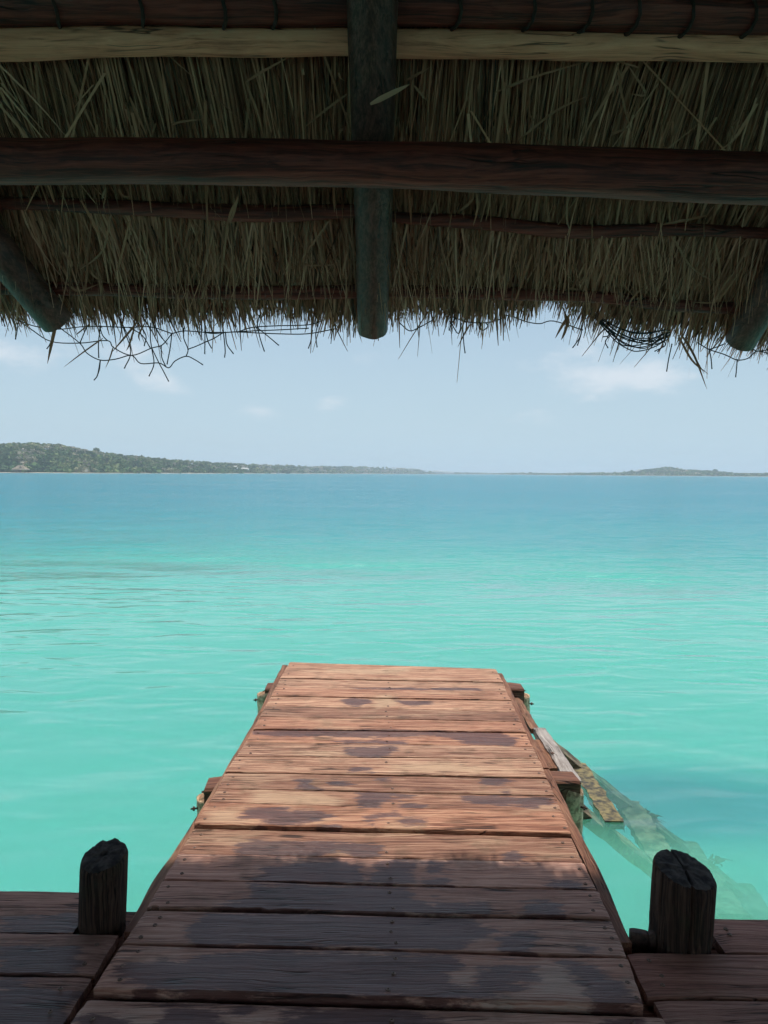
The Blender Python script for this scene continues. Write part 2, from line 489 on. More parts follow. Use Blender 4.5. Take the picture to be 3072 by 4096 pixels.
def quad_mesh(name, V, T, mat, label=None, parent=None, kind='stuff'):
    nv = len(V)
    me = bpy.data.meshes.new(name)
    me.vertices.add(nv); me.vertices.foreach_set('co', V.astype(np.float32).ravel())
    me.loops.add(nv); me.loops.foreach_set('vertex_index', np.arange(nv, dtype=np.int32))
    me.polygons.add(nv // 4)
    me.polygons.foreach_set('loop_start', np.arange(0, nv, 4, dtype=np.int32))
    me.update(calc_edges=True)
    at = me.attributes.new('tone', 'FLOAT', 'POINT'); at.data.foreach_set('value', T.astype(np.float32))
    o = link(name, me, mat, parent)
    tag(o, label, kind=kind)
    return o


land('hillside', LEFT, 'wooded hillside sloping down to the lagoon across the water', 'scrubby green and dry grey forest covering the far hillside', 4600, 1)
land('islands', RIGHT, 'low islands with one rounded wooded mound on the horizon', 'low olive scrub covering the far islands and their mound', 2600, 2)

# trees that stand out above the ridge
m_bark = plain_mat('grey_bark', (0.16, 0.13, 0.10), 0.9, 0.3, 3.0)


def lone_tree(t, D, zb, h, r, tone, label, seed):
    root = tag(empty('tree'), label, 'tree', 'trees standing out against the sky on the far shore')
    rng = np.random.default_rng(seed)
    mb = MB()
    b = Vector((t * D, D, zb))
    mb.tube([b, b + Vector((.3, 0, h * .5)), b + Vector((.1, 0, h * .8))], [r * .11, r * .08, r * .04], 7)
    for k in range(4):
        a = k * 1.7 + seed
        mb.tube([b + Vector((.2, 0, h * .5)), b + Vector((math.cos(a) * r * .6, math.sin(a) * r * .6, h * .8))], [r * .06, r * .02], 5)
    mb.build('trunk', m_bark, root)
    V, T = [], []
    for c in range(9):
        o = rng.normal(size=3); o /= np.linalg.norm(o); o[2] = abs(o[2]) * .8
        cc = np.array([b.x, b.y, zb + h * .72]) + o * r * .6 * np.array([1, 1, .7])
        m = 45
        d = rng.normal(size=(m, 3)); d /= np.linalg.norm(d, axis=1)[:, None]
        P = cc + d * r * .5 * rng.uniform(.6, 1.05, size=(m, 1))
        nn = d + rng.normal(scale=.6, size=(m, 3)); nn /= np.linalg.norm(nn, axis=1)[:, None]
        a = np.cross(nn, rng.normal(size=(m, 3))); a /= np.linalg.norm(a, axis=1)[:, None]
        bb = np.cross(nn, a); s = r * rng.uniform(.08, .18, size=(m, 1))
        V.append(np.stack([P - a * s, P - bb * s, P + a * s, P + bb * s], 1).reshape(-1, 3)); T.append(np.clip(np.repeat(tone + rng.normal(scale=.06, size=m), 4), 0, 1))
    quad_mesh('crown', np.concatenate(V), np.concatenate(T), m_forest, None, root)


lone_tree(-.440, 1030, 30.0, 9.5, 4.6, 0.02, 'tallest dark round tree on the crest of the wooded hill', 3)
lone_tree(-.388, 1080, 25.5, 8.5, 5.5, 0.15, 'broad dark green tree breaking the falling ridge line of the hill', 4)
lone_tree(-.297, 1260, 17.5, 7.0, 4.0, 0.05, 'small dark tree farther down the falling ridge line', 5)
lone_tree(.3795, 2040, 15.0, 7.0, 5.5, 0.35, 'olive tree crowning the rounded island mound', 6)
lone_tree(.446, 1960, 9.0, 6.5, 6.5, 0.05, 'dark tree on the low shoulder beside the island mound', 7)
lone_tree(.197, 2560, 1.0, 6.5, 5.5, 0.25, 'lone tree on the low spit at the middle of the horizon', 8)

# thatched hut on stilts at the far shore
m_hut_thatch = plain_mat('old_thatch', (0.34, 0.28, 0.20), 0.95, 0.3, 1.6, 0.05)
m_hut_wood = plain_mat('hut_timber', (0.22, 0.17, 0.12), 0.9, 0.3, 2.0)
m_hut_wall = plain_mat('hut_wall', (0.30, 0.24, 0.17), 0.9, 0.3, 2.0)
hut = tag(empty('hut'), 'thatched hut on stilts over the water at the foot of the hill', 'hut')
HX, HY = -0.4903 * 630, 630.0
mb = MB()
w2, d2, ez, rz, rl, oh = 6.2, 4.2, WZ + 3.1, WZ + 6.7, 2.0, 0.0
mb.add([(-w2, -d2, ez), (w2, -d2, ez), (w2, d2, ez), (-w2, d2, ez), (-rl, 0, rz), (rl, 0, rz), (-w2 * .96, -d2 * .94, ez - .45), (w2 * .96, -d2 * .94, ez - .45), (w2 * .96, d2 * .94, ez - .45), (-w2 * .96, d2 * .94, ez - .45)],
       [(0, 1, 5, 4), (1, 2, 5), (2, 3, 4, 5), (3, 0, 4), (1, 0, 6, 7), (2, 1, 7, 8), (3, 2, 8, 9), (0, 3, 9, 6), (6, 9, 8, 7)])
mb.v = [(x + HX, y + HY, z) for x, y, z in mb.v]
hr = mb.build('roof', m_hut_thatch, hut)
mb = MB(); mb.add([(HX + .9, HY - 2.3, rz - .5), (HX + 2.6, HY - 3.0, ez + 1.5), (HX + .2, HY - 3.0, ez + 1.5), (HX + 1.0, HY - .6, rz - .6)], [(0, 2, 1), (0, 1, 3), (0, 3, 2)])
mb.build('dormer', m_hut_wood, hr)
for px in (-5.3, -1.8, 1.8, 5.3):
    for py in (-3.4, 3.4):
        mb = MB(); mb.tube([(HX + px, HY + py, WZ - 1.5), (HX + px, HY + py, ez + .2)], .17, 6); mb.build('post', m_hut_wood, hut)
mb = MB(); mb.box((HX - 5.9, HY - 3.9, WZ + 0.55), (HX + 5.9, HY + 3.9, WZ + 0.8)); mb.build('floor', m_hut_wood, hut)
mb = MB(); mb.box((HX - 5.0, HY - 2.2, WZ + 0.8), (HX - 0.6, HY + 3.0, ez - .2)); mb.build('wall', m_hut_wall, hut)
for k, (px, hh) in enumerate([(7.0, 1.3), (8.6, 1.0), (10.0, 1.5), (-8.5, 1.2), (-11, 1.0)]):
    mb = MB(); mb.tube([(HX + px, HY, WZ - 1), (HX + px + .1, HY, WZ + hh)], .14, 6)
    tag(mb.build('mooring_stake', m_hut_wood), ['short pale stake just beside the far hut', 'lower stake in the middle of the row beside the far hut', 'tallest stake in the water beyond the far hut', 'stake on the bushy side of the far hut', 'outermost stake on the bushy side of the far hut'][k], 'stake', 'stakes in the water by the hut')

# white villas and boats
m_white = plain_mat('white_paint', (0.80, 0.80, 0.78), 0.5, 0.06, 0.5)
m_roofw = plain_mat('pale_roof', (0.62, 0.60, 0.55), 0.7, 0.1, 0.5)
m_glassd = plain_mat('dark_glass', (0.03, 0.035, 0.04), 0.2, 0.1, 0.5)


def villa(t, D, zb, wd, hh, label):
    root = tag(empty('house'), label, 'house', 'white houses on the far shore')
    x = t * D
    mb = MB(); mb.box((x - wd / 2, D, zb), (x + wd / 2, D + 8, zb + hh)); mb.build('wall', m_white, root)
    mb = MB(); e = .6
    mb.add([(x - wd / 2 - e, D - e, zb + hh), (x + wd / 2 + e, D - e, zb + hh), (x + wd / 2 + e, D + 8 + e, zb + hh), (x - wd / 2 - e, D + 8 + e, zb + hh), (x - wd * .25, D + 4, zb + hh * 1.5), (x + wd * .25, D + 4, zb + hh * 1.5)],
           [(0, 1, 5, 4), (1, 2, 5), (2, 3, 4, 5), (3, 0, 4), (3, 2, 1, 0)])
    mb.build('roof', m_roofw, root)
    k = max(2, int(wd / 4))
    for i in range(k):
        xx = x - wd / 2 + (i + .5) * wd / k
        mb = MB(); mb.box((xx - .7, D - .06, zb + hh * .3), (xx + .7, D + .05, zb + hh * .75)); mb.build('window', m_glassd, root)


villa(-.1905, 1265, 3.0, 9, 4.5, 'white house among the trees just left of the moored sailboat')
villa(-.1865, 1275, 3.6, 8, 3.8, 'small white house nearest the moored sailboat')
villa(-.2014, 1240, 2.5, 7, 6.5, 'tall pale house farther from the sailboat, half hidden in trees')
villa(.0705, 2860, 3.5, 34, 6.5, 'long white house at the tip of the wooded point')
villa(.0775, 2905, 3.5, 14, 6.0, 'grey white house in the middle of the wooded point')
villa(.0865, 2970, 2.0, 44, 5.0, 'widest white house behind the moored boats at the point')


def boat(t, D, ln, label, mast=0.0, name='boat'):
    root = tag(empty(name), label, 'sailboat' if mast else 'motorboat', 'white boats moored off the far shore')
    x = t * D
    h = ln * .13
    xs = [-.5, -.42, 0, .35, .5]; ws = [.12, .15, .17, .11, .004]; tops = [.9, .9, .95, 1.1, 1.3]
    mb = MB(); vv = []
    for a, ww, tp in zip(xs, ws, tops):
        vv += [(x + a * ln, D - ww * ln, WZ + h * tp), (x + a * ln, D - ww * ln * .6, WZ - .25), (x + a * ln, D + ww * ln * .6, WZ - .25), (x + a * ln, D + ww * ln, WZ + h * tp)]
    ff = [(4 * i + k, 4 * i + 4 + k, 4 * i + 5 + k, 4 * i + 1 + k) for i in range(4) for k in range(3)] + [(4 * i, 4 * i + 3, 4 * i + 7, 4 * i + 4) for i in range(4)] + [(0, 1, 2, 3)]
    mb.add(vv, ff); mb.build('hull', m_white, root)
    mb = MB(); mb.box((x - .22 * ln, D - .1 * ln, WZ + h * .93), (x + .2 * ln, D + .1 * ln, WZ + h * 1.75)); cb = mb.build('cabin', m_white, root)
    mb = MB(); mb.box((x - .18 * ln, D - .104 * ln, WZ + h * 1.2), (x + .16 * ln, D - .09 * ln, WZ + h * 1.5)); mb.build('window', m_glassd, cb)
    if mast:
        mb = MB(); mb.tube([(x, D, WZ + h), (x, D, WZ + mast)], .16, 6); mb.build('mast', m_white, root)
        mb = MB(); mb.tube([(x, D, WZ + h * 2.2), (x - .4 * ln, D, WZ + h * 2.3)], .1, 6); mb.build('boom', m_white, root)


boat(-.1426, 1120, 6.6, 'white sailboat with bare mast moored off the wooded shore', 7.5, 'sailboat')
boat(.0818, 2650, 7.0 * 1.0, 'larger white motorboat moored off the wooded point')
boat(.0893, 2700, 5.0, 'smaller white motorboat at the very tip of the point')

# ------------------------------------------------------------------ air
m_air, nt, out = new_mat('hazy_air')
pv = nt.add('ShaderNodeVolumePrincipled', {'Color': (0.86, 0.93, 1.0), 'Density': 0.00028, 'Anisotropy': 0.1})
nt.l.new(pv.outputs[0], out.inputs[1])
mb = MB(); mb.box((-9800, -800, -11.0), (9800, 10300, 70.0))
tag(mb.build('haze', m_air), 'thin warm haze over the lagoon', kind='stuff')

# ------------------------------------------------------------------ timber jetty
m_plank = wood_mat('jetty_plank', (0.085, 0.034, 0.021), (0.33, 0.158, 0.098), (0.66, 0.42, 0.285), 'X', tint=0.85, bleach=0.42,
                   bleach_col=(0.58, 0.40, 0.25), stains=True, moss=0.28, bump=0.005)
m_plank2 = wood_mat('jetty_plank_pink_lifted', (0.19, 0.096, 0.070), (0.50, 0.275, 0.205), (0.68, 0.445, 0.35), 'X', tint=0.5, bleach=0.42,
                   bleach_col=(0.60, 0.47, 0.38), stains=True, moss=0.25, bump=0.005)  # pinkish near boards, colour also lightened to offset the roof's shade
m_plat = wood_mat('platform_plank', (0.14, 0.066, 0.050), (0.34, 0.17, 0.125), (0.52, 0.30, 0.235), 'X', tint=0.6, bleach=0.25,
                  stains=True, moss=0.3, bump=0.005)
m_side = wood_mat('edge_board', (0.10, 0.038, 0.022), (0.20, 0.082, 0.045), (0.32, 0.16, 0.09), 'Y', tint=0.3, bleach=0.3, moss=0.25)
m_beam = wood_mat('cross_beam', (0.055, 0.022, 0.014), (0.145, 0.055, 0.032), (0.26, 0.11, 0.062), 'X', tint=0.3, bleach=0.2, moss=0.15)
m_pile = plain_mat('crusted_pile', (0.70, 0.44, 0.26), 0.95, 0.5, 34.0, 0.014, (0.85, 0.60, 0.38))
m_pilecap = plain_mat('worn_cap', (0.36, 0.25, 0.13), 0.9, 0.35, 22.0, 0.003, (0.40, 0.21, 0.12))
m_iron = plain_mat('rusty_iron', (0.075, 0.042, 0.03), 0.7, 0.5, 60.0, 0.001)
m_screw = plain_mat('screw_steel', (0.20, 0.12, 0.085), 0.6, 0.35, 90.0)
m_scurf = plain_mat('white_scurf', (0.62, 0.58, 0.52), 0.9, 0.2, 60.0)

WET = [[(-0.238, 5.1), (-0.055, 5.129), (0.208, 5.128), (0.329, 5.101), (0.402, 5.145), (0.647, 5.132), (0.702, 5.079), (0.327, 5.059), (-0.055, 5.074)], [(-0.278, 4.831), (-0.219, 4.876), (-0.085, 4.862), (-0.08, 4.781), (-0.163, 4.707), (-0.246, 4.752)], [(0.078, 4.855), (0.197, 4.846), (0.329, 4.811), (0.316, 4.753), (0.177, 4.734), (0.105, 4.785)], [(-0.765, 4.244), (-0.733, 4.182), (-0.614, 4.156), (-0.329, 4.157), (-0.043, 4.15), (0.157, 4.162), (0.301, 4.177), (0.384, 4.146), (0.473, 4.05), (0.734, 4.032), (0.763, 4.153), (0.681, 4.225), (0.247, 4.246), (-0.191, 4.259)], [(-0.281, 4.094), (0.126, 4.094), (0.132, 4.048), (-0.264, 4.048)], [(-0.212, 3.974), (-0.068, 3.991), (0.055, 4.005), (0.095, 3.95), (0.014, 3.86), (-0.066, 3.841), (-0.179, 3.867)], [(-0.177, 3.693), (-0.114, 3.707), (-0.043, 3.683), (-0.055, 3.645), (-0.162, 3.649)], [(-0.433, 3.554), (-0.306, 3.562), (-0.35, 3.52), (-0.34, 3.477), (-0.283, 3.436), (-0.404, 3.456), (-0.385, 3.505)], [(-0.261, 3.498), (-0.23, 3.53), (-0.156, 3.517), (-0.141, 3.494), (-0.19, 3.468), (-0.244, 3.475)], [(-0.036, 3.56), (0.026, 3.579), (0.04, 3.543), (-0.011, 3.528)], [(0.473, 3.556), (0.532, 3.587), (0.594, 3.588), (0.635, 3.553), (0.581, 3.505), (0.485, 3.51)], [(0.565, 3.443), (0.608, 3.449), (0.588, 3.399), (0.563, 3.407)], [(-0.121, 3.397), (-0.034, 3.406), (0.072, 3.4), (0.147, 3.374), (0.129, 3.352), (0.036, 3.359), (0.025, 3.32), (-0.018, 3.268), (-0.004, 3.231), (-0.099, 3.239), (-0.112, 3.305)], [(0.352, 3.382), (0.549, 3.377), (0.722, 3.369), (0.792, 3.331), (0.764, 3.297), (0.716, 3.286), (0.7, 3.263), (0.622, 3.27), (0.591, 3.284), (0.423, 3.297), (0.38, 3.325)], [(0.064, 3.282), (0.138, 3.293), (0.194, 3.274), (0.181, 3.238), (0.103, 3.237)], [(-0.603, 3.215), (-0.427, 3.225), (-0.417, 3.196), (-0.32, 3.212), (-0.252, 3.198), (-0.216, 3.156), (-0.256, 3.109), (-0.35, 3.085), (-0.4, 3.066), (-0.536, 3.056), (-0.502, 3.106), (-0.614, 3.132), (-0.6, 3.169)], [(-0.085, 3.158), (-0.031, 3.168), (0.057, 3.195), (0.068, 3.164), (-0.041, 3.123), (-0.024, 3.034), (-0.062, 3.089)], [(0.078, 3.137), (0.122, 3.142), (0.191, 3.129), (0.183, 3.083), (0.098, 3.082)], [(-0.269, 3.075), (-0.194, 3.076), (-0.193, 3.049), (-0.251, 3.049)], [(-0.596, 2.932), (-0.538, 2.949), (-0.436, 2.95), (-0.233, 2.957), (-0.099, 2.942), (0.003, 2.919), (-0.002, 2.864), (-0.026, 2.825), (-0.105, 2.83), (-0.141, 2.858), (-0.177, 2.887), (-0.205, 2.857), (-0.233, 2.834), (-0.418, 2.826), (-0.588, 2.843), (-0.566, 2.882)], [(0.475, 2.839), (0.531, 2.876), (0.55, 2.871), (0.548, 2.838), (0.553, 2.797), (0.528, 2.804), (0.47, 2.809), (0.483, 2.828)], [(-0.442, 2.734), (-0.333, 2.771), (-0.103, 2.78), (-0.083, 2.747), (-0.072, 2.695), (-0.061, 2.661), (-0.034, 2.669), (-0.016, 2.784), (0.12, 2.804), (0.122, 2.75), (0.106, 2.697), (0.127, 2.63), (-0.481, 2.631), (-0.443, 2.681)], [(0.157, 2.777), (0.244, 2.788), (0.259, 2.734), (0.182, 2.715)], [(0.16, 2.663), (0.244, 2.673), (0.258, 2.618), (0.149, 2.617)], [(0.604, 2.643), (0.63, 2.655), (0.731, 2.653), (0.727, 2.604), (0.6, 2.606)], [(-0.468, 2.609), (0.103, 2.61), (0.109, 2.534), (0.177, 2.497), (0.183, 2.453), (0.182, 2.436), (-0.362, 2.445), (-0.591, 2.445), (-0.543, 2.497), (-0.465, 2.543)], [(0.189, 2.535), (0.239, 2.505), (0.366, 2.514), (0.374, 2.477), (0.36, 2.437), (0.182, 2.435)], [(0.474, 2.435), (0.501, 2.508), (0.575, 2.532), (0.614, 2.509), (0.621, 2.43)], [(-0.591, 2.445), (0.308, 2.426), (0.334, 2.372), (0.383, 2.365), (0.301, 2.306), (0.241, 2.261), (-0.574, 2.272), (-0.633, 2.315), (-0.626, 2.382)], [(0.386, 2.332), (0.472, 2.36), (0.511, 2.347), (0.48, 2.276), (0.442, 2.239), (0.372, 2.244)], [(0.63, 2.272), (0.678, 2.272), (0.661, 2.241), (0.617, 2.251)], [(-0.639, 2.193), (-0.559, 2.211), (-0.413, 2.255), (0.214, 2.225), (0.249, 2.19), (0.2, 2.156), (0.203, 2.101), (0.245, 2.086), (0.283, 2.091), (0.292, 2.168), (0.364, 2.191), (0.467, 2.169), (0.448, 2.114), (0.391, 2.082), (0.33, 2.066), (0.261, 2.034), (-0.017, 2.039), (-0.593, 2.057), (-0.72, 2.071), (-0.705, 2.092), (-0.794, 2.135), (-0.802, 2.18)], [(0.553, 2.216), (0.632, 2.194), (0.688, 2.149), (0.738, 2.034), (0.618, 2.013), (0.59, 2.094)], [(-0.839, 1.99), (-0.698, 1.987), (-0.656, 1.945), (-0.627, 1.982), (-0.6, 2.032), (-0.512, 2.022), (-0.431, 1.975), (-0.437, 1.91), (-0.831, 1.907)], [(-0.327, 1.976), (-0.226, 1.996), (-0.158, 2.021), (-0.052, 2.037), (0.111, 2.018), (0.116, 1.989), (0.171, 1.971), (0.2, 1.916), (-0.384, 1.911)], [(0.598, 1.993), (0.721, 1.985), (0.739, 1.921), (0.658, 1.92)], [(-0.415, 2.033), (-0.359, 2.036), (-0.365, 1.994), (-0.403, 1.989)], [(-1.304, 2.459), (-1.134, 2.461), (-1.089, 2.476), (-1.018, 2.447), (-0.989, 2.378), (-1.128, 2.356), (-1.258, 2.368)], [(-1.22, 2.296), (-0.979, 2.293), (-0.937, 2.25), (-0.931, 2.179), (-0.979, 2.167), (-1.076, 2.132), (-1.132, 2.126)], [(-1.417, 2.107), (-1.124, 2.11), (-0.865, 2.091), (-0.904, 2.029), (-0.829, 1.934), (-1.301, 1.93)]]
PALE = [[(-0.784, 3.183), (-0.665, 3.221), (-0.603, 3.215), (-0.614, 3.132), (-0.502, 3.106), (-0.536, 3.056), (-0.667, 3.074), (-0.753, 3.079)], [(-0.433, 3.23), (-0.299, 3.227), (-0.318, 3.197), (-0.406, 3.196)], [(-0.198, 2.893), (-0.147, 2.878), (-0.135, 2.843), (-0.214, 2.848)], [(0.049, 4.949), (0.098, 4.839), (0.112, 4.733), (-0.049, 4.628), (-0.069, 4.89)], [(-0.061, 5.585), (0.054, 5.646), (0.209, 5.665), (0.204, 5.52), (-0.059, 5.445), (-0.436, 5.505), (-0.447, 5.634)], [(0.2, 2.156), (0.335, 2.203), (0.374, 2.209), (0.332, 2.179), (0.298, 2.157), (0.283, 2.091), (0.244, 2.075), (0.202, 2.09)], [(0.464, 2.192), (0.574, 2.205), (0.621, 2.023), (0.261, 2.029), (0.338, 2.071), (0.427, 2.082)], [(0.722, 2.117), (0.757, 2.122), (0.752, 2.085), (0.719, 2.085)], [(-0.308, 2.241), (-0.207, 2.242), (-0.219, 2.209), (-0.25, 2.208)], [(0.608, 3.191), (0.72, 3.304), (0.805, 3.28), (0.785, 3.242), (0.659, 3.228)], [(-0.625, 3.43), (-0.268, 3.395), (-0.148, 3.33), (-0.2, 3.253), (-0.599, 3.285)], [(0.002, 3.09), (0.183, 3.07), (0.18, 3.015), (0.013, 3.035)], [(-0.577, 3.903), (-0.311, 3.943), (-0.174, 3.892), (-0.304, 3.854)], [(0.039, 3.742), (0.352, 3.78), (0.597, 3.687), (0.463, 3.622), (0.039, 3.646)]]
PALE_POLE = [(-1.657, 2.519, 2.918, 0.05), (-1.28, 2.528, 2.91, 0.051), (-0.971, 2.521, 2.916, 0.046), (-0.665, 2.519, 2.918, 0.043), (-0.36, 2.52, 2.916, 0.043), (-0.139, 2.518, 2.918, 0.041), (0.037, 2.521, 2.916, 0.043), (0.327, 2.52, 2.916, 0.044), (0.617, 2.522, 2.915, 0.046), (0.937, 2.52, 2.917, 0.046), (1.257, 2.52, 2.916, 0.047), (1.624, 2.52, 2.917, 0.049)]
TOP_LOG = [(-1.609, 2.45, 2.984, 0.056), (-1.238, 2.449, 2.985, 0.056), (-0.792, 2.443, 2.99, 0.053), (-0.498, 2.449, 2.985, 0.053), (-0.135, 2.44, 2.993, 0.056), (0.035, 2.443, 2.99, 0.056), (0.536, 2.441, 2.992, 0.062), (0.91, 2.455, 2.98, 0.062), (1.223, 2.46, 2.976, 0.057), (1.58, 2.458, 2.977, 0.056)]
POLE2 = [(-2.047, 2.947, 2.546, 0.023), (-1.506, 2.948, 2.544, 0.023), (-1.148, 2.957, 2.537, 0.025), (-0.789, 2.969, 2.526, 0.027), (-0.427, 2.978, 2.519, 0.029), (-0.134, 2.966, 2.529, 0.024), (0.048, 2.987, 2.511, 0.02), (0.399, 3.003, 2.497, 0.024), (0.756, 3.029, 2.475, 0.024), (1.142, 3.019, 2.483, 0.022), (1.536, 3.032, 2.472, 0.02), (2.087, 3.045, 2.461, 0.021)]
POLE3 = [(-2.163, 3.242, 2.289, 0.03), (-1.664, 3.243, 2.288, 0.03), (-1.265, 3.246, 2.286, 0.03), (-0.707, 3.255, 2.278, 0.03), (-0.185, 3.249, 2.283, 0.03), (0.055, 3.244, 2.288, 0.028), (0.536, 3.253, 2.279, 0.028), (0.94, 3.263, 2.27, 0.026), (1.358, 3.297, 2.241, 0.026), (2.178, 3.307, 2.232, 0.027)]
BEAM = [(-1.872, 2.588, 2.573, 0.074), (-1.326, 2.601, 2.561, 0.075), (-0.927, 2.598, 2.564, 0.073), (-0.531, 2.599, 2.563, 0.073), (-0.055, 2.604, 2.558, 0.073), (0.344, 2.611, 2.553, 0.077), (0.746, 2.622, 2.543, 0.08), (1.071, 2.631, 2.536, 0.084), (1.328, 2.634, 2.532, 0.084), (1.881, 2.639, 2.528, 0.084)]
NET_A = [[(-1.654, 2.178), (-1.609, 2.143), (-1.527, 2.092), (-1.383, 2.08), (-1.241, 2.084), (-1.213, 2.053), (-1.137, 2.021), (-1.052, 2.057), (-1.006, 2.072), (-0.959, 2.121)], [(-1.485, 2.154), (-1.383, 2.08), (-1.342, 2.032), (-1.272, 1.997), (-1.203, 2.002), (-1.137, 2.021), (-1.1, 1.987), (-1.025, 1.993), (-0.984, 1.973), (-0.955, 2.004), (-0.903, 2.025), (-0.862, 2.009), (-0.822, 1.984)], [(-1.272, 1.997), (-1.281, 1.93), (-1.297, 1.906)], [(-1.272, 1.997), (-1.274, 1.956), (-1.282, 1.927)], [(-1.052, 2.057), (-1.025, 1.993), (-1.007, 1.957), (-0.984, 1.911)], [(-1.046, 2.162), (-1.054, 2.1), (-1.052, 2.057), (-1.046, 1.988), (-1.067, 1.931)], [(-1.011, 2.07), (-1.012, 2.019), (-0.996, 1.978)], [(-1.241, 2.084), (-1.263, 2.109), (-1.273, 2.15)], [(-1.383, 2.08), (-1.346, 2.139), (-1.319, 2.165)], [(-0.959, 2.121), (-0.902, 2.132), (-0.809, 2.122), (-0.706, 2.113), (-0.644, 2.113), (-0.499, 2.114), (-0.355, 2.125), (-0.231, 2.151)], [(-0.902, 2.142), (-0.907, 2.101), (-0.892, 2.055), (-0.903, 2.025)], [(-0.959, 2.121), (-0.973, 2.06), (-0.991, 1.988)], [(-0.892, 2.055), (-0.851, 2.066), (-0.799, 2.081), (-0.758, 2.092), (-0.711, 2.113)], [(-0.799, 2.133), (-0.789, 2.082), (-0.773, 2.051)], [(-0.711, 2.123), (-0.706, 2.041), (-0.71, 2.007)], [(-0.701, 2.113), (-0.696, 2.062), (-0.667, 2.021)], [(-0.644, 2.113), (-0.582, 2.134), (-0.479, 2.15), (-0.345, 2.166), (-0.273, 2.192)], [(-0.561, 2.144), (-0.531, 2.032)], [(-0.561, 2.134), (-0.515, 2.099), (-0.471, 2.063)], [(-1.527, 2.092), (-1.533, 2.072), (-1.541, 2.056)], [(-1.654, 2.188), (-1.66, 2.137), (-1.664, 2.091)], [(-1.654, 2.178), (-1.593, 2.158), (-1.495, 2.148), (-1.376, 2.151), (-1.263, 2.145), (-1.139, 2.141), (-1.046, 2.146), (-0.959, 2.121)], [(-0.809, 2.122), (-0.758, 2.112), (-0.685, 2.113), (-0.582, 2.119), (-0.458, 2.135), (-0.345, 2.151)], [(-0.551, 2.185), (-0.561, 2.134)], [(-0.303, 2.177), (-0.314, 2.125), (-0.307, 2.066)], [(-0.329, 2.141), (-0.345, 2.059)], [(-0.799, 2.153), (-0.804, 2.092), (-0.81, 2.03)], [(-1.139, 2.141), (-1.088, 2.11), (-1.058, 2.057)], [(-1.098, 2.161), (-1.072, 2.11), (-1.083, 2.064)], [(-1.036, 2.162), (-1.011, 2.111), (-0.983, 2.075)], [(-1.271, 2.14), (-1.28, 2.007)], [(-1.165, 2.14), (-1.14, 2.038), (-1.167, 1.961)]]
NET_B = [[(0.894, 2.321), (0.906, 2.26), (0.949, 2.199), (0.991, 2.138), (1.034, 2.086), (1.087, 2.054), (1.123, 2.048), (1.18, 2.062), (1.231, 2.088), (1.272, 2.129)], [(1.392, 2.089), (1.438, 2.058), (1.503, 2.036), (1.564, 2.013), (1.618, 2.023), (1.659, 2.055), (1.72, 2.05), (1.784, 2.045)], [(1.438, 2.058), (1.444, 2.017), (1.448, 1.971)], [(1.564, 2.013), (1.563, 1.977), (1.561, 1.937)], [(1.659, 2.055), (1.616, 2.075), (1.553, 2.09)], [(1.438, 2.058), (1.471, 2.069), (1.507, 2.084)], [(1.659, 2.055), (1.741, 2.081)], [(1.278, 2.083), (1.259, 2.016), (1.25, 1.959)], [(0.067, 2.173), (0.109, 2.14), (0.15, 2.153), (0.217, 2.189)], [(0.305, 2.2), (0.368, 2.18), (0.451, 2.18), (0.513, 2.196), (0.554, 2.217), (0.638, 2.192), (0.7, 2.182), (0.762, 2.193), (0.887, 2.147)], [(0.43, 2.175), (0.425, 2.154), (0.443, 2.146), (0.462, 2.165), (0.451, 2.18)], [(0.347, 2.164), (0.353, 2.092), (0.361, 2.043)], [(0.287, 2.143), (0.316, 2.195)], [(0.295, 2.174), (0.327, 2.128), (0.342, 2.174)], [(0.887, 2.178), (0.877, 2.127), (0.858, 2.075)], [(0.887, 2.178), (0.872, 2.116), (0.837, 2.065)], [(0.894, 2.274), (0.949, 2.206), (1.012, 2.143), (1.071, 2.101), (1.144, 2.09), (1.218, 2.118), (1.264, 2.137)], [(0.888, 2.295), (0.945, 2.221), (1.008, 2.172), (1.104, 2.137), (1.177, 2.136), (1.234, 2.148), (1.261, 2.151)], [(0.918, 2.282), (0.969, 2.209), (1.023, 2.147), (1.105, 2.106), (1.178, 2.095), (1.235, 2.123), (1.276, 2.139)], [(0.891, 2.279), (0.947, 2.204), (1.01, 2.138), (1.107, 2.095), (1.18, 2.081), (1.236, 2.113), (1.263, 2.134)], [(0.908, 2.275), (0.96, 2.22), (1.018, 2.169), (1.098, 2.134), (1.171, 2.131), (1.232, 2.145), (1.27, 2.15)], [(0.888, 2.267), (0.944, 2.198), (1.009, 2.125), (1.079, 2.079), (1.152, 2.062), (1.222, 2.101), (1.261, 2.128)], [(0.909, 2.262), (0.962, 2.196), (1.019, 2.122), (1.073, 2.075), (1.146, 2.068), (1.22, 2.098), (1.272, 2.126)], [(0.915, 2.303), (0.968, 2.197), (1.023, 2.124), (1.052, 2.077), (1.125, 2.076), (1.209, 2.1), (1.275, 2.128)], [(0.916, 2.293), (0.968, 2.21), (1.023, 2.149), (1.09, 2.108), (1.162, 2.1), (1.227, 2.124), (1.275, 2.14)], [(1.088, 2.137), (1.093, 2.112), (1.122, 2.086)], [(1.224, 2.107), (1.25, 2.08), (1.197, 2.049)], [(1.233, 2.104), (1.237, 2.076), (1.21, 2.047)], [(1.134, 2.141), (1.112, 2.111), (1.176, 2.108)], [(1.191, 2.134), (1.173, 2.113), (1.215, 2.077)], [(1.003, 2.12), (0.98, 2.092), (0.99, 2.062)], [(1.236, 2.129), (1.262, 2.108), (1.202, 2.079)], [(0.999, 2.146), (0.995, 2.12), (0.971, 2.114)]]


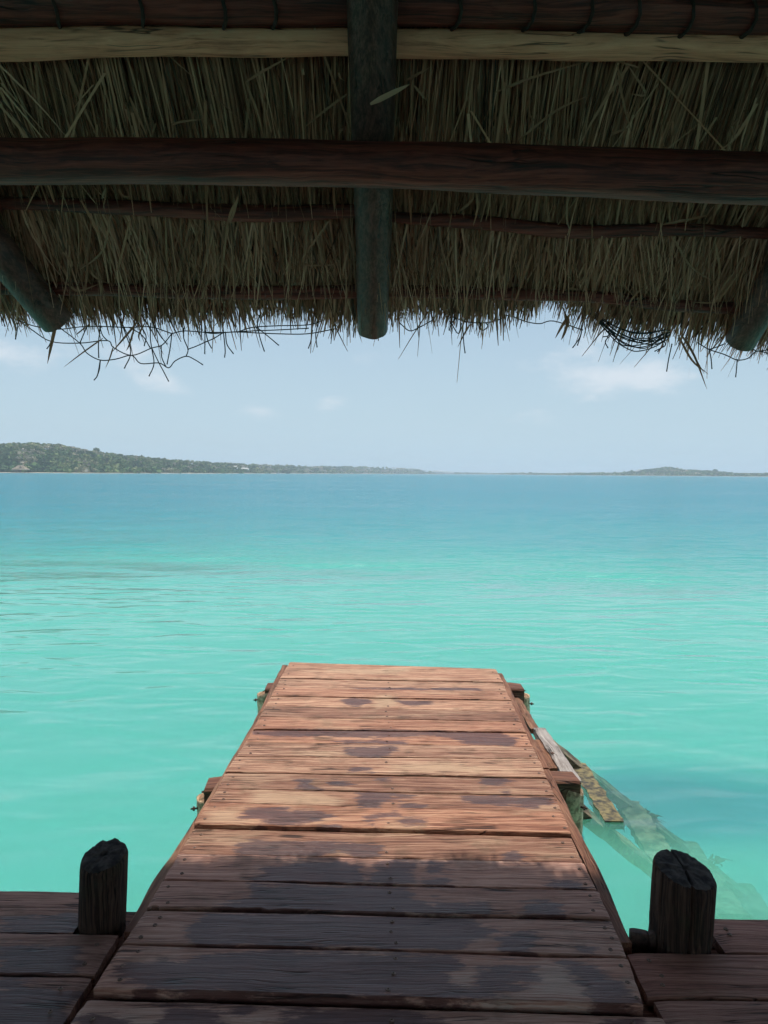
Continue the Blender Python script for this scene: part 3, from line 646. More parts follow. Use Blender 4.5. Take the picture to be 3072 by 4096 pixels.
def sdist(P, polys):
    """signed distance (m, inside positive) of points P (n,2) to a set of outlines, kept within +-0.1"""
    best = np.full(len(P), -0.1)
    for poly in polys:
        A = np.array(poly); B = np.roll(A, -1, 0)
        if A[:, 1].max() < P[:, 1].min() - .1 or A[:, 1].min() > P[:, 1].max() + .1 or A[:, 0].max() < P[:, 0].min() - .1 or A[:, 0].min() > P[:, 0].max() + .1:
            continue
        d = np.full(len(P), 9.0); ins = np.zeros(len(P), bool)
        for a, b in zip(A, B):
            e = b - a
            t = np.clip(((P - a) @ e) / (e @ e + 1e-12), 0, 1)
            d = np.minimum(d, np.linalg.norm(P - a - t[:, None] * e, axis=1))
            c = ((a[1] > P[:, 1]) != (b[1] > P[:, 1])) & (P[:, 0] < (b[0] - a[0]) * (P[:, 1] - a[1]) / (b[1] - a[1] + 1e-12) + a[0])
            ins ^= c
        best = np.maximum(best, np.where(ins, np.minimum(d, 0.1), -np.minimum(d, 0.1)))
    return best


def plank(name, lf, rf, ln, rn, top, th, mat, parent, seed, nu=110, nv=9, warp=0.003, notch=None):
    """one board: far-left, far-right, near-left, near-right corners (x, y)"""
    lf, rf, ln, rn = (np.array(q, float) for q in (lf, rf, ln, rn))
    us = np.linspace(0, 1, nu)
    inner = np.linspace(0, 1, nv)
    wv = 0.0035 / max(.05, np.linalg.norm(lf - ln))
    vs_ = np.concatenate([[0, wv], inner[1:-1], [1 - wv, 1]])
    rows = len(vs_)
    V = np.zeros((rows, nu, 3))
    for j, v in enumerate(vs_):
        a = ln + (lf - ln) * v; b = rn + (rf - rn) * v
        for i, u in enumerate(us):
            p = a + (b - a) * u
            e = 0.0
            if v in (0, 1) or j in (1, rows - 2):
                e = 0.0045 * noise.noise(Vector((p[0] * 5, seed * 3.1 + (v > .5) * 7, 0))) + 0.0022 * noise.noise(Vector((p[0] * 32, seed * 1.7 + (v > .5) * 7, 0)))
            if notch and j < 2:
                for u0, u1, dp in notch:
                    if u0 <= u <= u1:
                        e += dp * (0.55 + 0.9 * noise.noise(Vector((p[0] * 14, seed, 2)))) * min(1, (u - u0) * 60 + .25, (u1 - u) * 60 + .15)
            z = top + warp * noise.noise(Vector((p[0] * 1.7, seed * 2.3, v * 1.5))) + 0.0016 * noise.noise(Vector((p[0] * 3, seed * 5.3, v * 6.0)))
            if j in (0, rows - 1):
                z -= 0.003
            if i in (0, nu - 1):
                z -= 0.003
            ex = 0.004 * noise.noise(Vector((v * 5, seed * 4.4, i * 9.0))) if i in (0, nu - 1) else 0
            V[j, i] = (p[0] + ex, p[1] + (e if v > .5 else (e if notch else -e)) * 0.8, z)
    mb = MB()
    base = V.reshape(-1, 3)
    f = [(j * nu + i, j * nu + i + 1, (j + 1) * nu + i + 1, (j + 1) * nu + i) for j in range(rows - 1) for i in range(nu - 1)]
    ringi = [i for i in range(nu)] + [j * nu + nu - 1 for j in range(1, rows)] + [(rows - 1) * nu + i for i in range(nu - 2, -1, -1)] + [j * nu for j in range(rows - 2, 0, -1)]
    low = base[ringi].copy(); low[:, 2] = top - th
    nb = len(base)
    m = len(ringi)
    f += [(ringi[k], nb + k, nb + (k + 1) % m, ringi[(k + 1) % m]) for k in range(m)]
    f.append(tuple(nb + k for k in range(m))[::-1])
    mb.add(list(base) + list(low), f)
    o = mb.build(name, mat, parent)
    allP = np.concatenate([base, low])[:, :2]
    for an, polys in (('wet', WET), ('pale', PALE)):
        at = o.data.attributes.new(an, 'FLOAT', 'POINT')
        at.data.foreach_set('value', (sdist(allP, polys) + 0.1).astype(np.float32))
    return o


def screw_mesh():
    mb = MB(); n = 10
    prof = [(.0075, -.002), (.0072, .0006), (.0055, .0018), (.0030, .0016), (.0018, -.0006)]
    v = [(r * math.cos(2 * math.pi * k / n), r * math.sin(2 * math.pi * k / n), z) for r, z in prof for k in range(n)]
    f = [(a * n + k, a * n + (k + 1) % n, (a + 1) * n + (k + 1) % n, (a + 1) * n + k) for a in range(4) for k in range(n)] + [tuple(4 * n + k for k in range(n))]
    mb.add(v, f)
    me = mb.mesh('screw'); me.materials.append(m_screw)
    return me


SCREW = screw_mesh()


def screw(parent, x, y, z, rz=0.0, s=1.0):
    o = link('screw', SCREW, None, parent)
    o.location = (x, y, z); o.rotation_euler = (random.uniform(-.15, .15), random.uniform(-.15, .15), rz); o.scale = (s, s, s)
    return o


random.seed(11)
LB = [(-0.741, 5.808), (-0.752, 5.347), (-0.75, 5.128), (-0.751, 4.903), (-0.758, 4.705), (-0.754, 4.472), (-0.757, 4.257), (-0.765, 4.055), (-0.773, 3.834),
      (-0.785, 3.625), (-0.781, 3.434), (-0.793, 3.279), (-0.798, 3.061), (-0.798, 2.841), (-0.803, 2.645), (-0.807, 2.461), (-0.823, 2.277), (-0.835, 2.064)]
RB = [(0.87, 5.645), (0.869, 5.268), (0.856, 5.047), (0.854, 4.844), (0.846, 4.612), (0.838, 4.414), (0.834, 4.228), (0.829, 4.011), (0.826, 3.829),
      (0.812, 3.579), (0.806, 3.385), (0.8, 3.206), (0.788, 3.004), (0.780, 2.789), (0.779, 2.597), (0.774, 2.421), (0.765, 2.225), (0.744, 2.009)]
TOPS = [0.0, -.003, .002, -.002, .001, .003, -.002, .0, .005, .002, .003, .009, -.004, .003, .004, .002, .003]
GAPN = [.004, .003, .003, .002, .005, .002, .002, .007, .003, .004, .004, .006, .005, .002, .007, .003, .007]
GADD = lambda i: .009 if i < 9 else .006
jetty = tag(empty('jetty'), 'narrow red brown plank jetty running out over the turquoise water', 'jetty')
for i in range(17):
    g0 = GAPN[i - 1] if i else 0.0
    dlt = lambda q, d: (q[0], q[1] + d)
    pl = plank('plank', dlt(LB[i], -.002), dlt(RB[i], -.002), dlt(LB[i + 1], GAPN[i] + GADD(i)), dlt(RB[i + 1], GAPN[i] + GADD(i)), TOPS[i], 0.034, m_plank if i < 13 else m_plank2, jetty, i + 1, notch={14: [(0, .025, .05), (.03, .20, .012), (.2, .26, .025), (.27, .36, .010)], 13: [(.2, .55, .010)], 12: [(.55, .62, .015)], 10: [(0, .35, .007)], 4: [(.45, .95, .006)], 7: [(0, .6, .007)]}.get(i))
    yl0, yl1, yr0, yr1 = LB[i][1], LB[i + 1][1], RB[i][1], RB[i + 1][1]
    fr = (0.25, 0.75) if i < 15 else (0.2, 0.5, 0.8)
    for q in fr:
        jt = lambda: random.uniform(-.02, .02)
        x = LB[i][0] + 0.045 + jt(); screw(pl, x, yl0 + (yl1 - yl0) * q + jt() * .4, TOPS[i] + .001, random.uniform(0, 3))
        x = RB[i][0] - 0.040 + jt() * .7; screw(pl, x, yr0 + (yr1 - yr0) * q + jt() * .4, TOPS[i] + .001, random.uniform(0, 3))
        if random.random() < .3: continue
        x = 0.035 + jt() * .9; screw(pl, x, (yl0 + yr0) / 2 + ((yl1 + yr1) - (yl0 + yr0)) / 2 * q + jt() * .4, TOPS[i] + .001, random.uniform(0, 3))


def sweep_y(mb, line, w, z0, z1, jag=0.0):
    """board on edge following (x_outer, y) points; w grows towards the middle of the jetty"""
    V, F_ = [], []
    for k, (x, y, s) in enumerate(line):
        j = jag * noise.noise(Vector((y * 6, x * 2, 3)))
        V += [(x + j, y, z1 - .003), (x - s * .004 + j, y, z1), (x - s * w, y, z1 + j * .4), (x - s * w, y, z0), (x, y, z0)]
    n = 5
    for k in range(len(line) - 1):
        F_ += [(k * n + a, k * n + (a + 1) % n, (k + 1) * n + (a + 1) % n, (k + 1) * n + a) for a in range(n)]
    F_ += [tuple(range(n))[::-1], tuple((len(line) - 1) * n + a for a in range(n))]
    mb.add(V, F_)


def line_y(pts, s, n=12):
    return [(float(a), float(b), s) for a, b in (q[:2] for q in smooth_line(pts, n))]


mb = MB(); sweep_y(mb, line_y([(.905, 5.56), (.905, 5.25), (.887, 4.8), (.872, 4.40), (.866, 4.1), (.860, 3.75)], 1), .040, -.115, -.012, .006)
mb.build('edge_board', m_side, jetty)
mb = MB(); sweep_y(mb, line_y([(.858, 3.725), (.845, 3.3), (.838, 3.1), (.834, 2.75), (.822, 2.5), (.812, 2.32)], 1), .045, -.125, -.010, .005)
mb.build('edge_board', m_side, jetty)
mb = MB(); sweep_y(mb, line_y([(-.792, 5.76), (-.790, 5.35), (-.784, 4.9), (-.785, 4.35), (-.797, 3.85), (-.813, 3.3), (-.826, 2.95), (-.842, 2.72), (-.846, 2.5), (-.845, 2.36)], -1), .040, -.13, -.011, .006)
mb.build('edge_board', m_side, jetty)
for sx in (-.45, .42):                                   # stringers below the boards
    mb = MB(); mb.box((sx - .05, 2.1, -.17), (sx + .05, 5.5, -.0365)); mb.build('stringer', m_beam, jetty)


def rough_bar(mb, a, b, wd, z0, z1, n=24, bev=.012, seed=0, amp=.006):
    """squared timber from a to b (x, y) with worn arrises"""
    a, b = Vector((*a, 0)), Vector((*b, 0))
    t = (b - a).normalized(); s = Vector((-t.y, t.x, 0))
    prof = [(-wd / 2 + bev, z0), (wd / 2 - bev, z0), (wd / 2, z0 + bev), (wd / 2, z1 - bev), (wd / 2 - bev, z1), (-wd / 2 + bev, z1), (-wd / 2, z1 - bev), (-wd / 2, z0 + bev)]
    V = []
    for k in range(n + 1):
        u = k / n
        p = a + (b - a) * u
        end = .35 if k in (0, n) else 0
        for q, (o, z) in enumerate(prof):
            nz = amp * noise.noise(Vector((p.x * 7, p.y * 7 + q * 1.9, seed)))
            zc = (z0 + z1) / 2
            V.append(p + s * (o * (1 - end * bev / wd * 2) + nz) + Vector((0, 0, zc + (z - zc) * (1 - end * bev / (z1 - z0) * 2) + nz * .7)))
    m = len(prof)
    F_ = [(k * m + q, k * m + (q + 1) % m, (k + 1) * m + (q + 1) % m, (k + 1) * m + q) for k in range(n) for q in range(m)]
    F_ += [tuple(range(m))[::-1], tuple(n * m + q for q in range(m))]
    mb.add(V, F_)


mb = MB(); rough_bar(mb, (-.872, 3.605), (.992, 3.72), .155, -.20, -.038, seed=1); near_beam = mb.build('cross_beam', m_beam, jetty)
mb = MB(); rough_bar(mb, (-.845, 5.30), (1.015, 5.325), .165, -.20, -.038, seed=2); far_beam = mb.build('cross_beam', m_beam, jetty)


def hex_bolt(parent, p, d, r=.011, ln=.028):
    mb = MB(); p = Vector(p); d = Vector(d).normalized()
    mb.tube([p - d * .01, p + d * ln], r * .45, 8)
    mb.tube([p + d * ln * .25, p + d * ln * .62], r, 6)
    return mb.build('bolt', m_iron, parent)


def pile(cx, cy, r, top, seed, tilt=0.0, cap=True):
    mb = MB(); n = 28; V = []
    zs = list(np.linspace(top, top - .5, 26)) + [top - .8, top - 1.3, -2.6]
    for z in zs:
        for k in range(n):
            a = 2 * math.pi * k / n
            rr = r * (1 + .09 * noise.noise(Vector((math.cos(a) * 1.5, math.sin(a) * 1.5, z * 5 + seed))) + .06 * noise.noise(Vector((math.cos(a) * 7, math.sin(a) * 7, z * 30 + seed))))
            tz = z + (tilt * r * math.cos(a) - (.02 if False else 0)) * (1 if z == zs[0] else 0) + (.012 * noise.noise(Vector((math.cos(a) * 3, math.sin(a) * 3, seed))) if z == zs[0] else 0)
            if z == zs[0]: rr *= .86
            V.append((cx + rr * math.cos(a), cy + rr * math.sin(a), tz))
    F_ = [(j * n + (k + 1) % n, j * n + k, (j + 1) * n + k, (j + 1) * n + (k + 1) % n) for j in range(len(zs) - 1) for k in range(n)]
    mb.add(V, F_)
    o = mb.build('pile', m_pile, jetty, True)
    c = MB(); c.add(V[:n] + [(cx, cy, top + .006)], [(k, (k + 1) % n, n) for k in range(n)]); c.build('pile_top', m_pilecap, o, True)
    return o


p1 = pile(-.852, 3.625, .072, -.10, 1, .45); hex_bolt(p1, (-.918, 3.58, -.16), (-1, -.25, 0))
p2 = pile(.955, 3.70, .072, -.09, 2, -.15); hex_bolt(p2, (1.005, 3.64, -.17), (1, -.6, 0))
p3 = pile(-.835, 5.28, .070, -.075, 3, .4); hex_bolt(p3, (-.90, 5.24, -.13), (-1, -.2, 0))
p4 = pile(1.005, 5.345, .072, -.095, 4, -.35); hex_bolt(p4, (1.072, 5.32, -.17), (1, -.2, 0))
hex_bolt(near_beam, (-.868, 3.60, -.085), (-1, 0, 0)); hex_bolt(near_beam, (.988, 3.71, -.075), (1, 0, 0))
hex_bolt(far_beam, (-.842, 5.30, -.085), (-1, 0, 0)); hex_bolt(far_beam, (1.012, 5.325, -.075), (1, 0, 0))

# ------------------------------------------------------------------ stairs sunk beside the jetty
m_greyboard = wood_mat('grey_weathered_board', (0.20, 0.17, 0.15), (0.36, 0.32, 0.29), (0.52, 0.48, 0.43), 'Y', tint=0.1, bleach=0.5, bleach_col=(0.62, 0.58, 0.52))
m_algae = plain_mat('algae_board', (0.055, 0.048, 0.030), 0.6, 0.35, 24.0, 0.006, (0.27, 0.215, 0.085))
m_sunk = plain_mat('sunken_timber', (0.065, 0.045, 0.025), 0.8, 0.4, 11.0, 0.008, (0.30, 0.235, 0.14))
m_weed = plain_mat('dark_weed', (0.025, 0.024, 0.018), 0.8, 0.5, 14.0, 0.012, (0.09, 0.08, 0.05))
stairs = tag(empty('stairs'), 'broken timber stairs going down into the water beside the jetty', 'stairs')


def board3(name, a, b, wd, th, mat, seed, jag=.02, n=26, up=(0, 0, 1)):
    """board from a to b, ragged long edges"""
    a, b = Vector(a), Vector(b); t = (b - a).normalized(); s = t.cross(Vector(up)).normalized(); u = s.cross(t)
    V = []
    for k in range(n + 1):
        p = a + (b - a) * k / n
        e0 = jag * noise.noise(Vector((k * .33, seed, 0))) + jag * .5 * noise.noise(Vector((k * 1.1, seed, 4)))
        e1 = jag * noise.noise(Vector((k * .33, seed, 9))) + jag * .5 * noise.noise(Vector((k * 1.1, seed, 6)))
        for o, z in ((-wd / 2 + e0, 0), (-wd / 4, .003), (wd / 4, .003), (wd / 2 + e1, 0), (wd / 2 + e1, -th), (-wd / 2 + e0, -th)):
            V.append(p + s * o + u * (z + .006 * noise.noise(Vector((k * .5, o * 9, seed)))))
    m = 6
    F_ = [(k * m + q, k * m + (q + 1) % m, (k + 1) * m + (q + 1) % m, (k + 1) * m + q) for k in range(n) for q in range(m)]
    F_ += [tuple(range(m))[::-1], tuple(n * m + q for q in range(m))]
    mb = MB(); mb.add(V, F_)
    return mb.build(name, mat, stairs)


t1 = board3('tread', (.990, 4.60, -.10), (1.005, 3.795, -.10), .078, .04, m_greyboard, 1, .006)
tag(t1, 'bleached grey top tread')
screw(t1, .975, 4.17, -.094, .3, 1.5)
board3('side_board', (.955, 5.37, -.10), (.962, 4.60, -.105), .055, .03, m_side, 2, .008)
board3('side_board', (.935, 4.43, -.115), (.955, 4.00, -.118), .07, .03, m_side, 3, .008)
board3('side_board', (.925, 4.62, -.16), (.93, 3.80, -.16), .05, .03, m_greyboard, 7, .008)
tag(board3('tread', (1.262, 4.70, WZ + .006), (1.255, 3.90, WZ + .004), .105, .045, m_algae, 4, .016), 'algae covered tread at the waterline')
board3('tread', (1.60, 4.72, -.62), (1.56, 3.97, -.62), .15, .045, m_sunk, 5, .03)
board3('tread', (1.98, 4.74, -.90), (1.95, 3.97, -.92), .16, .045, m_sunk, 6, .03)
board3('tread', (2.36, 4.76, -1.19), (2.33, 3.97, -1.21), .16, .045, m_sunk, 8, .03)
board3('stringer', (1.02, 4.72, -.17), (2.75, 4.66, -1.50), .19, .05, m_sunk, 9, .045, 50)
board3('stringer', (1.06, 4.02, -.30), (2.65, 3.98, -1.54), .15, .06, m_sunk, 10, .035, 50)


def weed(c, r, n, seed):
    """tuft of drowned weed: many short crooked blades"""
    g = np.random.default_rng(seed); mb = MB()
    for k in range(n):
        d = g.normal(size=3); d /= np.linalg.norm(d)
        b = np.array(c) + d * np.array(r) * g.uniform(.2, 1)
        t_ = np.array([g.normal() * .5, g.normal() * .3, -abs(g.normal()) * .5 + .1]); s = g.normal(size=3) * .012; L_ = g.uniform(.05, .12)
        mid = b + t_ * L_ * .5 + g.normal(size=3) * .012; e = b + t_ * L_
        mb.add([b - s, b + s, mid + s * .9, mid - s * .9, e], [(0, 1, 2, 3), (3, 2, 4)])
    return tag(mb.build('weed_tuft', m_weed, stairs), kind='stuff')


weed((1.60, 4.60, -.66), (.16, .07, .03), 200, 1)
weed((2.0, 4.62, -.97), (.18, .08, .03), 140, 3)

# ------------------------------------------------------------------ platform under the roof
platform = tag(empty('platform'), 'dark wet plank platform at the near end of the jetty', 'deck')
PZ = -0.022
lys = [2.612, 2.362, 2.160, 1.955]
for i in range(3):
    y0, y1 = lys[i], lys[i + 1]
    xr = [-1.02, -.862, -.872][i]
    pl = plank('plank', (-4.6, y0 + .03), (xr, y0 - .004), (-4.6, y1 + .035), (xr + (-.0 if i == 0 else -.006), y1 + .004), PZ + [.0, .004, .001][i], .034, m_plat, platform, 40 + i, 130)
    if i:
        for q in (.3, .75): screw(pl, xr - .05 - random.uniform(0, .02), y0 + (y1 - y0) * q, PZ + .006, random.uniform(0, 3))
    else:
        for q in (.3, .75): screw(pl, -1.75, y0 + (y1 - y0) * q, PZ + .003, random.uniform(0, 3))
rys = [2.475, 2.286, 2.082]
for i in range(2):
    y0, y1 = rys[i], rys[i + 1]
    xl = [1.10, .782][i]
    pl = plank('plank', (xl, y0 - .003), (4.6, y0 - .01), (xl - (.004 if i else 0), y1 + .004), (4.6, y1 - .004), PZ + [.0, .002][i], .034, m_plat, platform, 50 + i, 130)
    for q in ((.35, .5) if i == 0 else (.2, .55, .75)): screw(pl, xl + .05 + random.uniform(0, .02), y0 + (y1 - y0) * q, PZ + .004, random.uniform(0, 3))
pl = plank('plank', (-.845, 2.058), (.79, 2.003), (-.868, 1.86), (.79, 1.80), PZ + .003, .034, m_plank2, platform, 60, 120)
for x in (-.80, .03, .70): screw(pl, x, 1.98, PZ + .006, .5)
pl = plank('plank', (.793, 2.076), (4.6, 2.07), (.793, 1.80), (4.6, 1.80), PZ, .034, m_plat, platform, 61, 100)
pl = plank('plank', (-4.6, 1.975), (-.876, 1.945), (-4.6, 1.80), (-.885, 1.80), PZ, .034, m_plat, platform, 62, 100)
y = 1.79
k = 0
while y > -4.6:
    wd = .19 + .03 * math.sin(k * 2.1)
    plank('plank', (-4.6, y), (4.6, y), (-4.6, y - wd), (4.6, y - wd), PZ + .003 * math.sin(k * 1.3), .034, m_plat, platform, 70 + k, 40, 3)
    y -= wd + .006; k += 1
for yy in (2.30, 1.2, 0.0, -1.4, -3.0, -4.4):
    mb = MB(); mb.box((-4.5, yy - .06, -.19), (4.5, yy + .06, PZ - .037)); mb.build('joist', m_beam, platform)
mb = MB(); mb.box((-.93, 1.0, -.17), (-.83, 2.55, PZ - .0372)); mb.build('joist', m_beam, platform)  # added to keep the board gap dark over bright water
mb = MB(); mb.box((.74, 1.0, -.17), (.84, 2.30, PZ - .0372)); mb.build('joist', m_beam, platform)
mb = MB(); mb.box((-.828, 1.96, -.17), (.738, 2.12, -.0605)); mb.build('joist', m_beam, platform)  # added below the joint to block sunlit water showing through
mb = MB(); mb.box((1.06, 2.37, -.17), (3.4, 2.46, -.0605)); mb.build('joist', m_beam, platform)  # added so the notch beside the post reads as black shade
mb = MB(); rough_bar(mb, (.822, 2.375), (.885, 2.365), .03, -.13, -.004, 6, .006, 3, .012); mb.build('board_stub', m_iron, platform)
mb = MB(); rough_bar(mb, (.878, 2.355), (.899, 2.353), .03, -.13, .004, 6, .004, 5, .006); mb.build('board_stub', m_iron, platform)

# ------------------------------------------------------------------ mooring posts
m_post = wood_mat('charred_post', (0.007, 0.005, 0.004), (0.030, 0.016, 0.011), (0.10, 0.055, 0.036), 'Z', tint=0.0, bleach=0.10, bleach_col=(0.11, 0.09, 0.07), moss=0.3, bump=0.006, rough=0.8, spec=0.25)
m_posttop = plain_mat('post_end_grain', (0.028, 0.022, 0.019), 0.85, 0.55, 26.0, 0.008, (0.075, 0.062, 0.052))


def post(name, cx, cy, r, top, tx, ty, cracks, seed, label, bevel):
    root = tag(empty(name), label, 'post', 'stub posts flanking the jetty')
    n = 120
    zs = [-.30] + list(np.linspace(PZ - .02, 1.0, 34))
    V = []
    fr = lambda a: 1 + .05 * noise.noise(Vector((math.cos(a) * .9, math.sin(a) * .9, seed))) + .035 * noise.noise(Vector((math.cos(a) * 2.5, math.sin(a) * 2.5, seed + 3)))
    def rad(a, hgt):
        q = r * fr(a)
        q *= 1 + .022 * noise.noise(Vector((math.cos(a) * 9, math.sin(a) * 9, hgt * 1.2 + seed))) + .016 * noise.noise(Vector((math.cos(a) * 24, math.sin(a) * 24, hgt * 1.5 + seed)))
        for ca, wd, dp, lo in cracks:
            dd = abs((a - ca - .05 * noise.noise(Vector((hgt * 5, ca, seed))) + math.pi) % (2 * math.pi) - math.pi)
            if hgt > lo:
                q -= dp * max(0, 1 - dd / wd)
        if hgt < .30:
            q *= 1 - .09 * (0.30 - hgt) * (1 + 1.6 * noise.noise(Vector((math.cos(a) * 3, math.sin(a) * 3, hgt * 8 + seed))))
        return q
    for j, u in enumerate(zs):
        for k in range(n):
            a = 2 * math.pi * k / n
            if j == 0:
                q = r * fr(a); V.append((cx + q * math.cos(a), cy + q * math.sin(a), u)); continue
            hgt = max(0, u)
            q = rad(a, hgt)
            if u > .93: q *= 1 - bevel * ((u - .93) / .07) ** 2
            zt = top + tx * math.cos(a) * q / r + ty * math.sin(a) * q / r + .006 * noise.noise(Vector((math.cos(a) * 3, math.sin(a) * 3, seed + 7))) + .004 * noise.noise(Vector((math.cos(a) * 9, math.sin(a) * 9, seed + 9)))
            V.append((cx + q * math.cos(a) + .01 * hgt, cy + q * math.sin(a), PZ - .02 + (zt - PZ + .02) * hgt))
    F_ = [(j * n + k, j * n + (k + 1) % n, (j + 1) * n + (k + 1) % n, (j + 1) * n + k) for j in range(len(zs) - 1) for k in range(n)]
    mb = MB(); mb.add(V, F_); body = mb.build('shaft', m_post, root, True)
    rim = V[-n:]
    T = list(rim); F2 = []
    rings = 7
    for j in range(1, rings):
        s = 1 - j / rings
        for k in range(n):
            x, y_, z = rim[k]
            a = 2 * math.pi * k / n
            xx, yy = cx + .01 + (x - cx - .01) * s, cy + (y_ - cy) * s
            z2 = top + tx * (xx - cx) / r + ty * (yy - cy) / r + .006 * noise.noise(Vector((xx * 60, yy * 60, seed))) + .004
            for ca, wd, dp, lo in cracks:
                dd = abs((a - ca + math.pi) % (2 * math.pi) - math.pi)
                if dp > .012: z2 -= .02 * max(0, 1 - dd / (wd * .6 / max(s, .25)))
            T.append((xx, yy, z2))
    T.append((cx + .01, cy, top - .008))
    F2 = [(j * n + k, j * n + (k + 1) % n, (j + 1) * n + (k + 1) % n, (j + 1) * n + k) for j in range(rings - 1) for k in range(n)]
    F2 += [((rings - 1) * n + k, (rings - 1) * n + (k + 1) % n, rings * n) for k in range(n)]
    mb = MB(); mb.add(T, F2); mb.build('top', m_posttop, root, True)


rc = random.Random(5)
small = lambda k: [(rc.uniform(0, 6.28), rc.uniform(.03, .06), rc.uniform(.001, .004), rc.choice([0, 0, .3, .6])) for _ in range(k)]
post('mooring_post', -.945, 2.432, .076, .208, .006, .022, small(14), 2, 'slimmer black stub post with frayed top on the side away from the sunken stairs', .07)
post('mooring_post', .985, 2.372, .097, .208, -.016, .018, [(4.62, .09, .018, 0.05), (1.75, .06, .024, .55), (4.1, .05, .005, .1), (5.4, .05, .005, .2), (3.6, .05, .005, .2)] + small(14), 6,
     'thicker black post with split sawn top beside the sunken stairs', .05)

# ------------------------------------------------------------------ thatched roof overhead
RP = R_(41.0)
NRM = np.array([0, math.sin(RP), math.cos(RP)])          # outward normal of the front slope
DWN = np.array([0, math.cos(RP), -math.sin(RP)])         # down the slope, towards the lagoon
EAVE = np.array([0, 3.3, 2.126])                         # rafter tail in the middle of the eave
roof = tag(empty('thatched_roof'), 'dark palm thatch roof seen from below with log rafters and beams', 'roof')

m_log = wood_mat('dark_log', (0.020, 0.005, 0.004), (0.085, 0.014, 0.010), (0.21, 0.042, 0.028), 'X', tint=0.2, bleach=0.12, bleach_col=(0.24, 0.13, 0.08), bump=0.004, rough=0.6)
m_rafter = wood_mat('rafter_log', (0.024, 0.009, 0.007), (0.058, 0.022, 0.017), (0.12, 0.050, 0.040), 'Y', tint=0.1, bleach=0.1, bump=0.003, rough=0.55)
m_palepole = wood_mat('pale_split_pole', (0.34, 0.11, 0.058), (0.72, 0.27, 0.15), (0.84, 0.36, 0.21), 'X', tint=0.0, bleach=0.2, bleach_col=(0.5, 0.42, 0.28), bump=0.003)
m_tie = plain_mat('bark_tie', (0.03, 0.012, 0.008), 0.9, 0.3, 30)


def log(name, pts, mat, seed, seg=20, rough=.05, parent=roof, squash=1.0, sub=7):
    L = smooth_line(pts, sub)
    mb = MB(); mb.tube([tuple(q[:3]) for q in L], [float(q[3]) for q in L], seg, True, rough, seed)
    return mb.build(name, mat, parent, True)


def ext(pts, xl, xr):
    a, b = pts[0], pts[-1]
    return [(xl, *a[1:])] + list(pts) + [(xr, *b[1:])]


log('tie_beam', ext(BEAM, -3.6, 3.6), m_log, 3, 24, .03)
log('batten', ext(POLE2, -3.8, 3.8), m_log, 5, 14, .10)
log('batten', ext(POLE3, -4.2, 4.2), m_log, 6, 14, .10)
tag(log('batten', ext(PALE_POLE, -3.2, 3.2), m_palepole, 7, 18, .05), 'pale split pole')
tl = log('batten', ext(TOP_LOG, -3.1, 3.1), m_log, 8, 20, .08)
rr = random.Random(4)
for x in (-1.05, -.78, -.52, -.36, .22, .45, .63, .78, .95, 1.15):
    c = [float(np.interp(x, [q[0] for q in TOP_LOG], [q[k] for q in TOP_LOG])) for k in (1, 2, 3)]
    mb = MB(); mb.tube([(x + .012 * math.sin(a * 2), c[0] + math.cos(a) * (c[2] + .006), c[1] + math.sin(a) * (c[2] + .006)) for a in np.linspace(0, 6.28, 14)], .006, 6, False)
    mb.build('tie', m_tie, tl)


def rafter(x0, y0, x1, y1, r0, r1, seed, top_y=0.55):
    """log lying in the rafter plane, through (x0,y0) and (x1,y1), tail at y1"""
    z = lambda y: EAVE[2] + (3.3 - y) * math.tan(RP)
    sl = (x0 - x1) / (y0 - y1)
    ys = np.linspace(y1, top_y, 26)
    pts = [(x1 + sl * (y - y1) + .012 * noise.noise(Vector((y * 1.3, seed, 0))), y, z(y), r1 + (r0 - r1) * (y1 - y) / (y1 - 2.35)) for y in ys]
    mb = MB(); mb.tube([q[:3] for q in pts], [q[3] for q in pts], 24, True, .025, seed)
    return mb.build('rafter', m_rafter, roof, True)


rafter(-.046, 2.352, -.053, 3.295, .079, .066, 1)
rafter(-1.545, 3.017, -1.437, 3.27, .082, .070, 2)
rafter(1.600, 3.128, 1.578, 3.335, .078, .066, 3)
for x in (-2.9, 2.9):                                   # posts carrying the tie beam, outside the picture
    mb = MB(); mb.tube([(x, 2.62, -2.5), (x, 2.62, 1.0), (x, 2.62, 2.60)], [.10, .095, .085], 14, True, .04, int(x * 3)); mb.build('post', m_log, roof, True)
    mb = MB(); mb.tube([(x, -4.0, -2.5), (x, -4.0, 1.0), (x, -4.0, 2.60)], [.10, .095, .085], 14, True, .04, int(x * 5)); mb.build('post', m_log, roof, True)

# thatch cover: thick hipped shell
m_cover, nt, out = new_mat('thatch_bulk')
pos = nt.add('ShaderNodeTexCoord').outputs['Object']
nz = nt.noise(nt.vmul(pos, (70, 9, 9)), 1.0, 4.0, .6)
principled(nt, out, nt.ramp(nz, [(.3, (.012, .009, .005)), (.7, (.04, .03, .016))]), .95, nt.add('ShaderNodeBump', {'Strength': 1.0, 'Distance': .02, 'Height': nz}).outputs[0], .1)  # coloured near black so gaps between strands read as deep shade


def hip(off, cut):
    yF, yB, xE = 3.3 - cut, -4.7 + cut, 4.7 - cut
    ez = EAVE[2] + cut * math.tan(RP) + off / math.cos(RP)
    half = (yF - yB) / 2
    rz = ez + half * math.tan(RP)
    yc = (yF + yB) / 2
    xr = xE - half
    return [(-xE, yF, ez), (xE, yF, ez), (xE, yB, ez), (-xE, yB, ez), (-xr, yc, rz), (xr, yc, rz)]


